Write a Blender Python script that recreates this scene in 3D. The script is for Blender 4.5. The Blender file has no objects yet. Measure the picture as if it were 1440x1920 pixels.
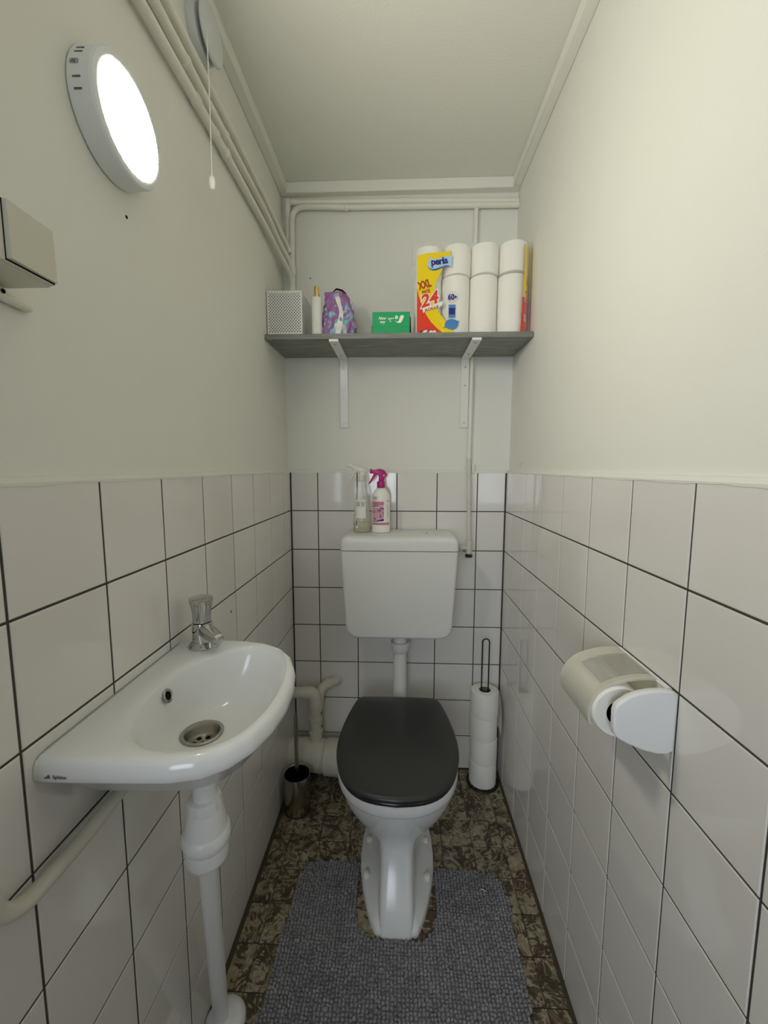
import bpy, bmesh, math, random
from math import pi, sin, cos, sqrt
from mathutils import Vector, Matrix
random.seed(7)
S = bpy.context.scene
COL = S.collection

# ------------------------------------------------------------------ camera, world, light, exposure
XL, XR = -0.1055, 0.7149            # tiled faces of the side walls
PL, PR, PB = -0.1155, 0.7265, 0.010  # painted faces above the tiles (left, right, back)
TOP = 1.207                          # top of the tiling
CEIL = 2.222
YF = -1.74                           # inner face of the door wall

cd = bpy.data.cameras.new('camera')
cd.sensor_fit = 'HORIZONTAL'; cd.sensor_width = 36.0; cd.lens = 36.0 * 776.2 / 1440.0
cd.clip_start = 0.02
cam = bpy.data.objects.new('camera', cd); COL.objects.link(cam)
Rz = Matrix.Rotation(0.0409, 4, 'Z'); Rx = Matrix.Rotation(-0.1082, 4, 'X'); Ry = Matrix.Rotation(-0.0013, 4, 'Y')
cam.matrix_world = Matrix.Translation((0.3193, -1.5774, 1.2232)) @ (Rz @ Rx @ Ry) @ Matrix.Rotation(pi / 2, 4, 'X')
S.camera = cam

w = bpy.data.worlds.new('world'); S.world = w; w.use_nodes = True
bg = w.node_tree.nodes['Background']
bg.inputs[0].default_value = (0.80, 0.885, 1.0, 1); bg.inputs[1].default_value = 4.6
LAMP_COLOR = (1.0, 0.945, 0.81); LAMP_STRENGTH = 60.0
pl_ = bpy.data.lights.new('hall_window_portal', 'AREA'); pl_.shape = 'RECTANGLE'; pl_.size = 1.1; pl_.size_y = 1.3; pl_.cycles.is_portal = True
po_ = bpy.data.objects.new('hall_window_portal', pl_); COL.objects.link(po_); po_.location = (-.25, -3.26, 1.40); po_.rotation_euler = (pi/2, 0, 0)   # sky light enters through the hall window
S.view_settings.view_transform = 'Standard'; S.view_settings.look = 'None'
S.view_settings.gamma = 1.0; S.view_settings.use_curve_mapping = False
S.view_settings.exposure = 0.66
S.cycles.use_denoising = True
S.cycles.max_bounces = 14; S.cycles.diffuse_bounces = 8; S.cycles.glossy_bounces = 6
S.cycles.transparent_max_bounces = 16
S.cycles.sample_clamp_indirect = 8.0

# ------------------------------------------------------------------ materials
def mat(name, color, rough=0.5, metal=0.0, bump=None, vary=None, rand=0.0, spec=0.5, emit=None, coat=0.0):
    """bump: list of (scale, strength, distance); vary: (color2, scale, lo, hi) noise mix; rand: per-object value jitter"""
    m = bpy.data.materials.new(name); m.use_nodes = True
    nt = m.node_tree; N = nt.nodes; L = nt.links
    p = N['Principled BSDF']
    p.inputs['Base Color'].default_value = (*color, 1)
    p.inputs['Roughness'].default_value = rough; p.inputs['Metallic'].default_value = metal
    p.inputs['Specular IOR Level'].default_value = spec
    p.inputs['Coat Weight'].default_value = coat
    if emit:
        p.inputs['Emission Color'].default_value = (*emit[0], 1); p.inputs['Emission Strength'].default_value = emit[1]
    tc = N.new('ShaderNodeTexCoord')
    out = None
    if vary:
        c2, sc, lo, hi = vary
        n = N.new('ShaderNodeTexNoise'); n.inputs['Scale'].default_value = sc; n.inputs['Detail'].default_value = 4
        L.new(tc.outputs['Object'], n.inputs['Vector'])
        r = N.new('ShaderNodeMapRange'); r.inputs[1].default_value = lo; r.inputs[2].default_value = hi
        L.new(n.outputs['Fac'], r.inputs[0])
        mx = N.new('ShaderNodeMix'); mx.data_type = 'RGBA'
        mx.inputs[6].default_value = (*color, 1); mx.inputs[7].default_value = (*c2, 1)
        L.new(r.outputs[0], mx.inputs[0]); out = mx.outputs[2]
    if rand:
        oi = N.new('ShaderNodeObjectInfo')
        r = N.new('ShaderNodeMapRange'); r.inputs[3].default_value = 1 - rand; r.inputs[4].default_value = 1.0
        L.new(oi.outputs['Random'], r.inputs[0])
        hs = N.new('ShaderNodeHueSaturation'); hs.inputs['Color'].default_value = (*color, 1)
        if out: L.new(out, hs.inputs['Color'])
        L.new(r.outputs[0], hs.inputs['Value']); out = hs.outputs[0]
    if out: L.new(out, p.inputs['Base Color'])
    prev = None
    for sc, st, di in (bump or []):
        n = N.new('ShaderNodeTexNoise'); n.inputs['Scale'].default_value = sc; n.inputs['Detail'].default_value = 3
        L.new(tc.outputs['Object'], n.inputs['Vector'])
        b = N.new('ShaderNodeBump'); b.inputs['Strength'].default_value = st; b.inputs['Distance'].default_value = di
        L.new(n.outputs['Fac'], b.inputs['Height'])
        if prev: L.new(prev, b.inputs['Normal'])
        prev = b.outputs[0]
    if prev: L.new(prev, p.inputs['Normal'])
    return m

M = {}
M['paint'] = mat('wall_paint', (0.745, 0.743, 0.688), 0.62, bump=[(140, .25, .002), (9, .35, .006)], spec=0.3)
M['ceiling_paint'] = mat('ceiling_paint', (0.755, 0.76, 0.695), 0.7, bump=[(170, .3, .002)], spec=0.2)
M['trim_paint'] = mat('trim_paint', (0.79, 0.78, 0.72), 0.45, bump=[(60, .2, .001)])
M['pipe_paint'] = mat('pipe_paint', (0.76, 0.74, 0.665), 0.4, bump=[(120, .2, .001)])
M['tile'] = mat('white_glazed_tile', (0.775, 0.75, 0.715), 0.06, bump=[(14, .03, .002)], rand=0.05, spec=0.6)
M['grout'] = mat('dark_grout', (0.075, 0.068, 0.055), 0.9, bump=[(300, .4, .001)], spec=0.1)
M['ceramic'] = mat('white_glazed_ceramic', (0.78, 0.79, 0.79), 0.14, spec=0.5)
M['ceramic_foot'] = mat('ceramic_foot', (0.72, 0.71, 0.67), 0.2)
M['plastic'] = mat('white_plastic', (0.78, 0.785, 0.775), 0.28)
M['cistern_plastic'] = mat('cistern_plastic', (0.74, 0.735, 0.705), 0.3)
M['pvc'] = mat('cream_pvc_pipe', (0.66, 0.63, 0.54), 0.38, vary=((0.58, 0.55, 0.46), 12, .45, .7))
M['cream'] = mat('cream_plastic', (0.80, 0.78, 0.70), 0.25)
M['lid'] = mat('charcoal_lid', (0.030, 0.031, 0.029), 0.36, bump=[(500, .05, .0005)])
M['seat'] = mat('charcoal_seat', (0.012, 0.013, 0.014), 0.2)
M['chrome'] = mat('chrome', (0.56, 0.56, 0.55), 0.07, 1.0)
M['steel'] = mat('brushed_steel', (0.40, 0.37, 0.31), 0.22, 1.0, vary=((0.5, 0.46, 0.38), 5, .4, .6))
M['nickel'] = mat('dull_nickel', (0.42, 0.40, 0.35), 0.28, 1.0)
M['black'] = mat('black_metal', (0.012, 0.012, 0.012), 0.35)
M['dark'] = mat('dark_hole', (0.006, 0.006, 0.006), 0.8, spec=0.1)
M['white_metal'] = mat('white_enamel', (0.77, 0.77, 0.74), 0.3)
M['grey_screw'] = mat('zinc_screw', (0.35, 0.35, 0.33), 0.4, 0.9)
M['tissue'] = mat('toilet_tissue', (0.86, 0.84, 0.78), 0.95, bump=[(220, .5, .002), (30, .3, .003)], spec=0.05)
M['tissue_end'] = mat('tissue_end', (0.84, 0.82, 0.75), 0.95, bump=[(400, .4, .001)], spec=0.05)
M['card'] = mat('cardboard_core', (0.20, 0.17, 0.12), 0.9)
M['lamp_body'] = mat('lamp_housing', (0.74, 0.76, 0.76), 0.4)
M['sticker'] = mat('grey_sticker', (0.33, 0.35, 0.35), 0.5)
M['slot'] = mat('vent_slot', (0.12, 0.13, 0.12), 0.7)
M['switch'] = mat('switch_plastic', (0.62, 0.60, 0.51), 0.32)
M['fan'] = mat('fan_plastic', (0.62, 0.64, 0.64), 0.4)
M['green'] = mat('green_card', (0.0, 0.36, 0.115), 0.45)
M['print_white'] = mat('print_white', (0.85, 0.88, 0.80), 0.5)
M['yellow'] = mat('print_yellow', (0.86, 0.63, 0.0), 0.25)
M['red'] = mat('print_red', (0.74, 0.045, 0.02), 0.25)
M['darkred'] = mat('print_dark_red', (0.40, 0.045, 0.01), 0.3)
M['navy'] = mat('print_navy', (0.015, 0.02, 0.20), 0.3)
M['ribbon'] = mat('print_pale_blue', (0.42, 0.60, 0.76), 0.3)
M['ribbon_dark'] = mat('print_deep_blue', (0.03, 0.12, 0.33), 0.3)
M['blue'] = mat('print_blue', (0.06, 0.22, 0.52), 0.3)
M['lilac'] = mat('print_lilac', (0.62, 0.58, 0.72), 0.3)
M['magenta'] = mat('magenta_plastic', (0.45, 0.006, 0.19), 0.28)
M['bottle_white'] = mat('bottle_white', (0.82, 0.81, 0.77), 0.3)
M['pink'] = mat('print_pink', (0.62, 0.17, 0.24), 0.35)
M['blossom'] = mat('print_blossom', (0.66, 0.36, 0.44), 0.4, vary=((0.24, 0.05, 0.11), 75, .50, .62))
M['label'] = mat('paper_label', (0.80, 0.79, 0.74), 0.5)
M['label_grey'] = mat('label_grey_print', (0.48, 0.49, 0.46), 0.6)
M['gold'] = mat('gold_cap', (0.80, 0.58, 0.22), 0.22, 1.0)
M['can'] = mat('white_can', (0.76, 0.76, 0.72), 0.28)
M['ink'] = mat('grey_ink', (0.13, 0.13, 0.15), 0.6)
M['shade_filler'] = mat('dark_shade_filler', (0.03, 0.03, 0.032), 0.9, spec=0.1)  # shade tone for the block added inside the basket

def film(name, col, alpha, rough=0.1, gloss=0.12):
    m = bpy.data.materials.new(name); m.use_nodes = True
    nt = m.node_tree; N = nt.nodes; L = nt.links
    for n in list(N): N.remove(n)
    o = N.new('ShaderNodeOutputMaterial'); t = N.new('ShaderNodeBsdfTransparent'); d = N.new('ShaderNodeBsdfDiffuse')
    g = N.new('ShaderNodeBsdfGlossy'); g.inputs['Roughness'].default_value = rough
    d.inputs['Color'].default_value = (*col, 1)
    a = N.new('ShaderNodeMixShader'); a.inputs[0].default_value = alpha
    L.new(t.outputs[0], a.inputs[1]); L.new(d.outputs[0], a.inputs[2])
    lw = N.new('ShaderNodeLayerWeight'); lw.inputs[0].default_value = 0.35
    mr = N.new('ShaderNodeMapRange'); mr.inputs[3].default_value = gloss * .35; mr.inputs[4].default_value = gloss * 3
    L.new(lw.outputs['Fresnel'], mr.inputs[0])
    b = N.new('ShaderNodeMixShader'); L.new(mr.outputs[0], b.inputs[0])
    L.new(a.outputs[0], b.inputs[1]); L.new(g.outputs[0], b.inputs[2]); L.new(b.outputs[0], o.inputs[0])
    return m
M['film'] = film('clear_wrapping_film', (0.9, 0.9, 0.85), 0.10, 0.12, 0.06)
M['clear'] = film('clear_bottle_plastic', (0.80, 0.79, 0.70), 0.28, 0.15, 0.10)
M['frost'] = film('frosted_plastic', (0.80, 0.79, 0.71), 0.62, 0.25, 0.10)
M['liquid'] = film('pale_yellow_liquid', (0.60, 0.56, 0.26), 0.55, 0.1, 0.06)
M['cover'] = film('translucent_cream_cover', (0.80, 0.78, 0.68), 0.58, 0.12, 0.16)

def wood_mat():
    m = mat('grey_oak_laminate', (0.20, 0.205, 0.18), 0.5)
    nt = m.node_tree; N = nt.nodes; L = nt.links; p = N['Principled BSDF']
    tc = N.new('ShaderNodeTexCoord'); mp = N.new('ShaderNodeMapping'); mp.inputs['Scale'].default_value = (5, 40, 220)
    n = N.new('ShaderNodeTexNoise'); n.inputs['Scale'].default_value = 2.0; n.inputs['Detail'].default_value = 6; n.inputs['Distortion'].default_value = .6
    L.new(tc.outputs['Object'], mp.inputs[0]); L.new(mp.outputs[0], n.inputs['Vector'])
    r = N.new('ShaderNodeValToRGB'); r.color_ramp.elements[0].position = .3; r.color_ramp.elements[1].position = .7
    r.color_ramp.elements[0].color = (0.13, 0.135, 0.115, 1); r.color_ramp.elements[1].color = (0.27, 0.275, 0.245, 1)
    L.new(n.outputs['Fac'], r.inputs[0]); L.new(r.outputs[0], p.inputs['Base Color'])
    return m
M['wood'] = wood_mat()

def marble_mat():
    m = mat('marbled_brown_floor_tile', (0.1, 0.08, 0.05), 0.42)
    nt = m.node_tree; N = nt.nodes; L = nt.links; p = N['Principled BSDF']
    tc = N.new('ShaderNodeTexCoord'); oi = N.new('ShaderNodeObjectInfo')
    ml = N.new('ShaderNodeMath'); ml.operation = 'MULTIPLY'; ml.inputs[1].default_value = 37.0
    L.new(oi.outputs['Random'], ml.inputs[0])
    cb = N.new('ShaderNodeCombineXYZ'); L.new(ml.outputs[0], cb.inputs[0]); L.new(ml.outputs[0], cb.inputs[2])
    ad = N.new('ShaderNodeVectorMath'); L.new(tc.outputs['Object'], ad.inputs[0]); L.new(cb.outputs[0], ad.inputs[1])
    def noise(sc, det, dis, off):
        v = N.new('ShaderNodeVectorMath'); v.inputs[1].default_value = (off, off*.7, off*1.3); L.new(ad.outputs[0], v.inputs[0])
        q = N.new('ShaderNodeTexNoise'); q.inputs['Scale'].default_value = sc*.78; q.inputs['Detail'].default_value = det; q.inputs['Distortion'].default_value = dis
        L.new(v.outputs[0], q.inputs['Vector']); return q
    def ramp(q, stops):
        r = N.new('ShaderNodeValToRGB'); cr = r.color_ramp
        cr.elements[0].position = stops[0][0]; cr.elements[0].color = (*stops[0][1], 1); cr.elements[1].position = stops[-1][0]; cr.elements[1].color = (*stops[-1][1], 1)
        for pos, c in stops[1:-1]: e = cr.elements.new(pos); e.color = (*c, 1)
        L.new(q.outputs['Fac'], r.inputs[0]); return r
    def mix(f, a, bcol):
        x = N.new('ShaderNodeMix'); x.data_type = 'RGBA'; L.new(f, x.inputs[0]); L.new(a, x.inputs[6]); x.inputs[7].default_value = (*bcol, 1); return x.outputs[2]
    n = noise(13, 5, 1.6, 0)
    base_ = ramp(n, [(.34, (.058, .040, .020)), (.46, (.085, .060, .033)), (.52, (.27, .225, .14)), (.70, (.34, .29, .19))]).outputs[0]
    red = ramp(noise(19, 3, 2.2, 4.1), [(.50, (0, 0, 0)), (.60, (.75, .75, .75))]).outputs[0]
    c1 = mix(red, base_, (.130, .076, .048))
    streak = ramp(noise(15, 2, 4.5, 9.3), [(.455, (0, 0, 0)), (.49, (.8, .8, .8)), (.505, (.8, .8, .8)), (.56, (0, 0, 0))]).outputs[0]
    c2 = mix(streak, c1, (.43, .385, .28))
    dk = ramp(noise(21, 2, 3.5, 2.2), [(.57, (0, 0, 0)), (.60, (.85, .85, .85)), (.75, (.85, .85, .85))]).outputs[0]
    c3 = mix(dk, c2, (.050, .035, .016))
    L.new(c3, p.inputs['Base Color'])
    b = N.new('ShaderNodeBump'); b.inputs['Strength'].default_value = .2; b.inputs['Distance'].default_value = .002
    L.new(n.outputs['Fac'], b.inputs['Height']); L.new(b.outputs[0], p.inputs['Normal'])
    return m
M['marble'] = marble_mat()
M['floor_joint'] = mat('floor_joint', (0.085, 0.072, 0.045), 0.8, spec=0.2)
M['pile'] = mat('grey_chenille', (0.35, 0.346, 0.355), 0.9, bump=[(900, .8, .002)], vary=((0.22, 0.218, 0.23), 60, .35, .7), spec=0.1)
M['pile_base'] = mat('grey_mat_backing', (0.19, 0.187, 0.20), 0.95, spec=0.1)

def bag_mat():
    m = mat('printed_purple_bag', (0.3, 0.1, 0.35), 0.25)
    nt = m.node_tree; N = nt.nodes; L = nt.links; p = N['Principled BSDF']
    tc = N.new('ShaderNodeTexCoord'); n = N.new('ShaderNodeTexNoise'); n.inputs['Scale'].default_value = 26; n.inputs['Detail'].default_value = 1.5; n.inputs['Distortion'].default_value = 1.2
    mp = N.new('ShaderNodeMapping'); mp.inputs['Location'].default_value = (3.3, 1.2, 0.5)
    L.new(tc.outputs['Object'], mp.inputs[0]); L.new(mp.outputs[0], n.inputs['Vector'])
    r = N.new('ShaderNodeValToRGB'); cr = r.color_ramp
    cr.elements[0].position = 0; cr.elements[0].color = (0.30, 0.12, 0.33, 1)
    cr.elements[1].position = 1; cr.elements[1].color = (0.45, 0.62, 0.68, 1)
    for pos, c in [(.42, (0.33, 0.15, 0.37)), (.535, (0.36, 0.17, 0.41)), (.55, (0.20, 0.44, 0.50)), (.63, (0.28, 0.52, 0.58)), (.66, (0.58, 0.44, 0.58))]:
        e = cr.elements.new(pos); e.color = (*c, 1)
    L.new(n.outputs['Fac'], r.inputs[0]); L.new(r.outputs[0], p.inputs['Base Color'])
    n2 = N.new('ShaderNodeTexVoronoi'); n2.inputs['Scale'].default_value = 55
    L.new(tc.outputs['Object'], n2.inputs['Vector'])
    b = N.new('ShaderNodeBump'); b.inputs['Strength'].default_value = .6; b.inputs['Distance'].default_value = .004
    L.new(n2.outputs['Distance'], b.inputs['Height']); L.new(b.outputs[0], p.inputs['Normal'])
    return m
M['bag'] = bag_mat()

# ------------------------------------------------------------------ mesh helpers
class MB:
    def __init__(s): s.v = []; s.f = []; s.mi = []
    def add(s, vs, fs, mi=0):
        o = len(s.v); s.v += [tuple(v) for v in vs]; s.f += [tuple(i + o for i in f) for f in fs]; s.mi += [mi] * len(fs); return s
    def box(s, a, b, mi=0):
        (x0, y0, z0), (x1, y1, z1) = a, b
        return s.add([(x0,y0,z0),(x1,y0,z0),(x1,y1,z0),(x0,y1,z0),(x0,y0,z1),(x1,y0,z1),(x1,y1,z1),(x0,y1,z1)],
                     [(3,2,1,0),(4,5,6,7),(0,1,5,4),(1,2,6,5),(2,3,7,6),(3,0,4,7)], mi)
    def bm(s, bm, mi=0):
        bm.verts.index_update()
        s.add([v.co[:] for v in bm.verts], [[v.index for v in f.verts] for f in bm.faces], mi); bm.free(); return s
    def rbox(s, a, b, r=.003, seg=2, mi=0):
        m = bmesh.new(); bmesh.ops.create_cube(m, size=1)
        for v in m.verts: v.co = Vector([(a[i] + b[i]) / 2 + v.co[i] * (b[i] - a[i]) for i in range(3)])
        bmesh.ops.bevel(m, geom=m.edges[:], offset=r, segments=seg, profile=.5, affect='EDGES')
        return s.bm(m, mi)
    def prism(s, poly, axis, a, b, r=0, seg=2, mi=0):
        """poly 2-D outline extruded along axis from a to b; optional bevel"""
        def P(u, v, t): return {'x': (t, u, v), 'y': (u, t, v), 'z': (u, v, t)}[axis]
        m = bmesh.new(); v0 = [m.verts.new(P(u, v, a)) for u, v in poly]; v1 = [m.verts.new(P(u, v, b)) for u, v in poly]
        n = len(poly); f0 = m.faces.new(v0); f1 = m.faces.new(v1)
        for i in range(n): m.faces.new((v0[i], v0[(i+1) % n], v1[(i+1) % n], v1[i]))
        bmesh.ops.recalc_face_normals(m, faces=m.faces[:])
        if r:
            ed = [e for e in m.edges if (e.verts[0] in v0) == (e.verts[1] in v0)]
            bmesh.ops.bevel(m, geom=ed, offset=r, segments=seg, profile=.5, affect='EDGES')
        return s.bm(m, mi)
    def loft(s, rings, cap0=True, cap1=True, mi=0, closed=True):
        n = len(rings[0]); vs = [p for r in rings for p in r]; fs = []
        for k in range(len(rings) - 1):
            for i in range(n if closed else n - 1):
                j = (i + 1) % n; fs.append((k*n+i, k*n+j, (k+1)*n+j, (k+1)*n+i))
        if cap0: fs.append(tuple(range(n))[::-1])
        if cap1: fs.append(tuple(range((len(rings)-1)*n, len(rings)*n)))
        return s.add(vs, fs, mi)
    def lathe(s, prof, c, n=24, axis='z', sx=1, sy=1, cap=True, mi=0):
        rings = []
        for r, h in prof:
            ring = []
            for i in range(n):
                a = 2*pi*i/n; u, v = r*cos(a)*sx, r*sin(a)*sy
                ring.append({'z': (c[0]+u, c[1]+v, c[2]+h), 'y': (c[0]+u, c[1]+h, c[2]+v), 'x': (c[0]+h, c[1]+u, c[2]+v)}[axis])
            rings.append(ring)
        return s.loft(rings, cap, cap, mi)
    def tube(s, path, r, n=12, cap=True, mi=0):
        P = [Vector(p) for p in path]; rs = r if isinstance(r, (list, tuple)) else [r]*len(P)
        T = [(P[min(i+1, len(P)-1)] - P[max(i-1, 0)]).normalized() for i in range(len(P))]
        up = Vector((0,0,1)) if abs(T[0].z) < .9 else Vector((0,1,0))
        nrm = (up - T[0]*up.dot(T[0])).normalized(); rings = []
        for i, p in enumerate(P):
            nrm = (nrm - T[i]*nrm.dot(T[i])).normalized(); bn = T[i].cross(nrm)
            rings.append([tuple(p + (nrm*cos(2*pi*k/n) + bn*sin(2*pi*k/n))*rs[i]) for k in range(n)])
        return s.loft(rings, cap, cap, mi)
    def sphere(s, c, r, n=12, sx=1, sy=1, sz=1, mi=0):
        prof = [(max(1e-5, r*sin(pi*k/8)), -r*cos(pi*k/8)*sz) for k in range(9)]
        return s.lathe(prof, c, n, sx=sx, sy=sy, mi=mi)

def bend(path, rad, n=6):
    """round the corners of a polyline"""
    P = [Vector(p) for p in path]; out = [P[0]]
    for i in range(1, len(P)-1):
        a, b = (P[i-1]-P[i]), (P[i+1]-P[i]); d = min(rad, a.length*.49, b.length*.49)
        p0, p1 = P[i]+a.normalized()*d, P[i]+b.normalized()*d
        for k in range(n+1):
            t = k/n; out.append(p0*(1-t)**2 + P[i]*2*t*(1-t) + p1*t*t)
    out.append(P[-1]); return out

def build(name, mb, mats, parent=None, base=None, angle=40, smooth=True):
    """link ONE mesh object; vertices are given in world coordinates"""
    me = bpy.data.meshes.new(name)
    off = Vector((0,0,0))
    if parent is not None:
        p = parent
        while p is not None: off += p.location; p = p.parent
    elif base is not None: off = Vector(base)
    me.from_pydata([tuple(Vector(v) - off) for v in mb.v], [], mb.f)
    if not isinstance(mats, (list, tuple)): mats = [mats]
    for m in mats: me.materials.append(m)
    if len(mats) > 1: me.polygons.foreach_set('material_index', mb.mi)
    b = bmesh.new(); b.from_mesh(me); bmesh.ops.recalc_face_normals(b, faces=b.faces[:]); b.to_mesh(me); b.free()
    if smooth:
        me.polygons.foreach_set('use_smooth', [True]*len(me.polygons)); me.set_sharp_from_angle(angle=math.radians(angle))
    me.update()
    o = bpy.data.objects.new(name, me); COL.objects.link(o)
    if parent is not None: o.parent = parent
    elif base is not None: o.location = base
    return o

def thing(name, label, cat, loc, group=None):
    o = bpy.data.objects.new(name, None); COL.objects.link(o); o.empty_display_size = .05
    o.location = loc; o['label'] = label; o['category'] = cat
    if group: o['group'] = group
    return o
def tag(o, label, cat, group=None):
    o['label'] = label; o['category'] = cat
    if group: o['group'] = group
    return o
def structure(name, mb, mats, **k):
    o = build(name, mb, mats, **k); o['kind'] = 'structure'; return o
def copy_tree(src, delta=(0,0,0), parent=None):
    c = src.copy(); COL.objects.link(c)
    if parent is not None: c.parent = parent
    else: c.location = Vector(src.location) + Vector(delta)
    for ch in [x for x in bpy.data.objects if x.parent == src]: copy_tree(ch, parent=c)
    return c

def text_mb(mb, txt, size, fn, bold=0.0, shear=0.0, mi=0, align='LEFT', spacing=1.0):
    """flat lettering turned into faces; fn maps (u,v) to a 3-D point"""
    cu = bpy.data.curves.new('t', 'FONT'); cu.body = txt; cu.size = size; cu.offset = bold; cu.shear = shear
    cu.resolution_u = 3; cu.align_x = align; cu.space_character = spacing; cu.fill_mode = 'FRONT'
    o = bpy.data.objects.new('t', cu); COL.objects.link(o)
    dg = bpy.context.evaluated_depsgraph_get(); dg.update()
    me = bpy.data.meshes.new_from_object(o.evaluated_get(dg))
    mb.add([fn(v.co.x, v.co.y) for v in me.vertices], [tuple(p.vertices) for p in me.polygons], mi)
    bpy.data.objects.remove(o); bpy.data.curves.remove(cu); bpy.data.meshes.remove(me)
    return mb

# ------------------------------------------------------------------ room shell
random.seed(3)
LIP = .0042
def side_profile(x, sgn, px, y):
    """wall section at depth y: tiled part stands proud of the painted part, with a rounded painted lip on the tile edge"""
    j = .0009*sin(y*41) + .0005*sin(y*143+1) + random.uniform(-.0003, .0003)
    g = x - sgn*.0016
    return [(g, y, -.10), (g, y, TOP-.006+j), (x+sgn*.0008, y, TOP-.0055+j), (x+sgn*.0010, y, TOP-.002), (x-sgn*.0030, y, TOP+LIP),
            (px+sgn*.0015, y, TOP+LIP+.002), (px, y, TOP+.010), (px, y, CEIL), (px-sgn*.15, y, CEIL), (px-sgn*.15, y, -.10)]
def side_wall(name, x, sgn, px):
    mb = MB(); ys = [PB + .15 - k*.012 for k in range(160)]
    rings = [side_profile(x, sgn, px, y) for y in ys]
    n = len(rings[0]); vs = [p for r in rings for p in r]; fs = []; mi = []
    for k in range(len(rings)-1):
        for i in range(n):
            j = (i+1) % n; fs.append((k*n+i, k*n+j, (k+1)*n+j, (k+1)*n+i)); mi.append(1 if i == 0 else 0)
    fs += [tuple(range(n)), tuple(range((len(rings)-1)*n, len(rings)*n))]; mi += [0, 0]
    mb.v, mb.f, mb.mi = vs, fs, mi
    return structure(name, mb, [M['paint'], M['grout']], angle=35)
wall_left = side_wall('wall_left', XL, 1, PL)
wall_right = side_wall('wall_right', XR, -1, PR)

mb = MB(); xs = [-.26 + k*.0125 for k in range(92)]; rings = []
for x in xs:
    j = .0007*sin(x*37) + random.uniform(-.0003, .0003)
    rings.append([(x, .0016, -.10), (x, .0016, TOP-.006+j), (x, -.0008, TOP-.0055+j), (x, -.0010, TOP-.002), (x, .0030, TOP+LIP),
                  (x, PB-.0015, TOP+LIP+.002), (x, PB, TOP+.010), (x, PB, CEIL), (x, PB+.15, CEIL), (x, PB+.15, -.10)])
n = 10
mb.v = [p for r in rings for p in r]
for k in range(len(rings)-1):
    for i in range(n):
        j = (i+1) % n; mb.f.append((k*n+i, k*n+j, (k+1)*n+j, (k+1)*n+i)); mb.mi.append(1 if i == 0 else 0)
mb.f += [tuple(range(n)), tuple(range((len(rings)-1)*n, len(rings)*n))]; mb.mi += [0, 0]
wall_back = structure('wall_back', mb, [M['paint'], M['grout']], angle=35)

mb = MB()                                                   # door wall behind the camera with an open doorway
mb.box((PL-.15, YF-.12, -.10), (-.05, YF, CEIL)); mb.box((.66, YF-.12, -.10), (PR+.15, YF, CEIL)); mb.box((-.05, YF-.12, 2.03), (.66, YF, CEIL))
wall_front = structure('wall_front', mb, M['paint'], smooth=False)
# hall beyond the open doorway, with the window that lets the daylight in
M['hall_paint'] = mat('hall_paint', (0.42, 0.40, 0.36), 0.7)
M['hall_floor'] = mat('hall_floor', (0.16, 0.11, 0.07), 0.5)
HY = -3.25
m_ = MB()
m_.box((-1.1, HY-.12, 0), (-.80, HY, CEIL)); m_.box((.30, HY-.12, 0), (1.9, HY, CEIL)); m_.box((-.80, HY-.12, 0), (.30, HY, .75)); m_.box((-.80, HY-.12, 2.05), (.30, HY, CEIL))
structure('wall_rear', m_, M['hall_paint'], smooth=False)
structure('wall_rear_left', MB().box((-1.2, HY-.12, 0), (-1.1, YF-.12, CEIL)), M['hall_paint'], smooth=False)
structure('wall_rear_right', MB().box((1.8, HY-.12, 0), (1.9, YF-.12, CEIL)), M['hall_paint'], smooth=False)
m_ = MB()
m_.box((-1.2, YF-.13, 0), (PL-.15, YF-.121, CEIL)); m_.box((PR+.15, YF-.13, 0), (1.9, YF-.121, CEIL))
structure('wall_front_hall', m_, M['hall_paint'], smooth=False)
m_ = MB()
for a_, b_ in (((-.80, HY-.08, .75), (-.75, HY-.03, 2.05)), ((.25, HY-.08, .75), (.30, HY-.03, 2.05)), ((-.75, HY-.08, .75), (.25, HY-.03, .80)), ((-.75, HY-.08, 2.0), (.25, HY-.03, 2.05)), ((-.27, HY-.08, .80), (-.23, HY-.03, 2.0))): m_.rbox(a_, b_, .003, 1)
structure('window_1', m_, M['trim_paint'])
structure('floor_hall', MB().box((-1.2, HY-.12, -.12), (1.9, YF-.12, 0)), M['hall_floor'], smooth=False)
structure('ceiling_hall', MB().box((-1.2, HY-.12, CEIL), (1.9, YF-.12, CEIL+.12)), M['ceiling_paint'], smooth=False)
structure('ceiling', MB().box((PL-.15, YF-.12, CEIL), (PR+.15, PB+.15, CEIL+.12)), M['ceiling_paint'], smooth=False)
floor = structure('floor', MB().box((PL-.15, YF-.12, -.12), (PR+.15, PB+.15, -.0025)), M['floor_joint'], smooth=False)
structure('trim_1', MB().rbox((PL, PB-.028, CEIL-.037), (PR, PB, CEIL), .002, 1), M['trim_paint'])
structure('trim_2', MB().rbox((PL, YF, CEIL-.036), (PL+.026, PB-.029, CEIL), .002, 1), M['trim_paint'])
structure('trim_3', MB().rbox((PR-.026, YF, CEIL-.036), (PR, PB-.029, CEIL), .002, 1), M['trim_paint'])

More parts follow.
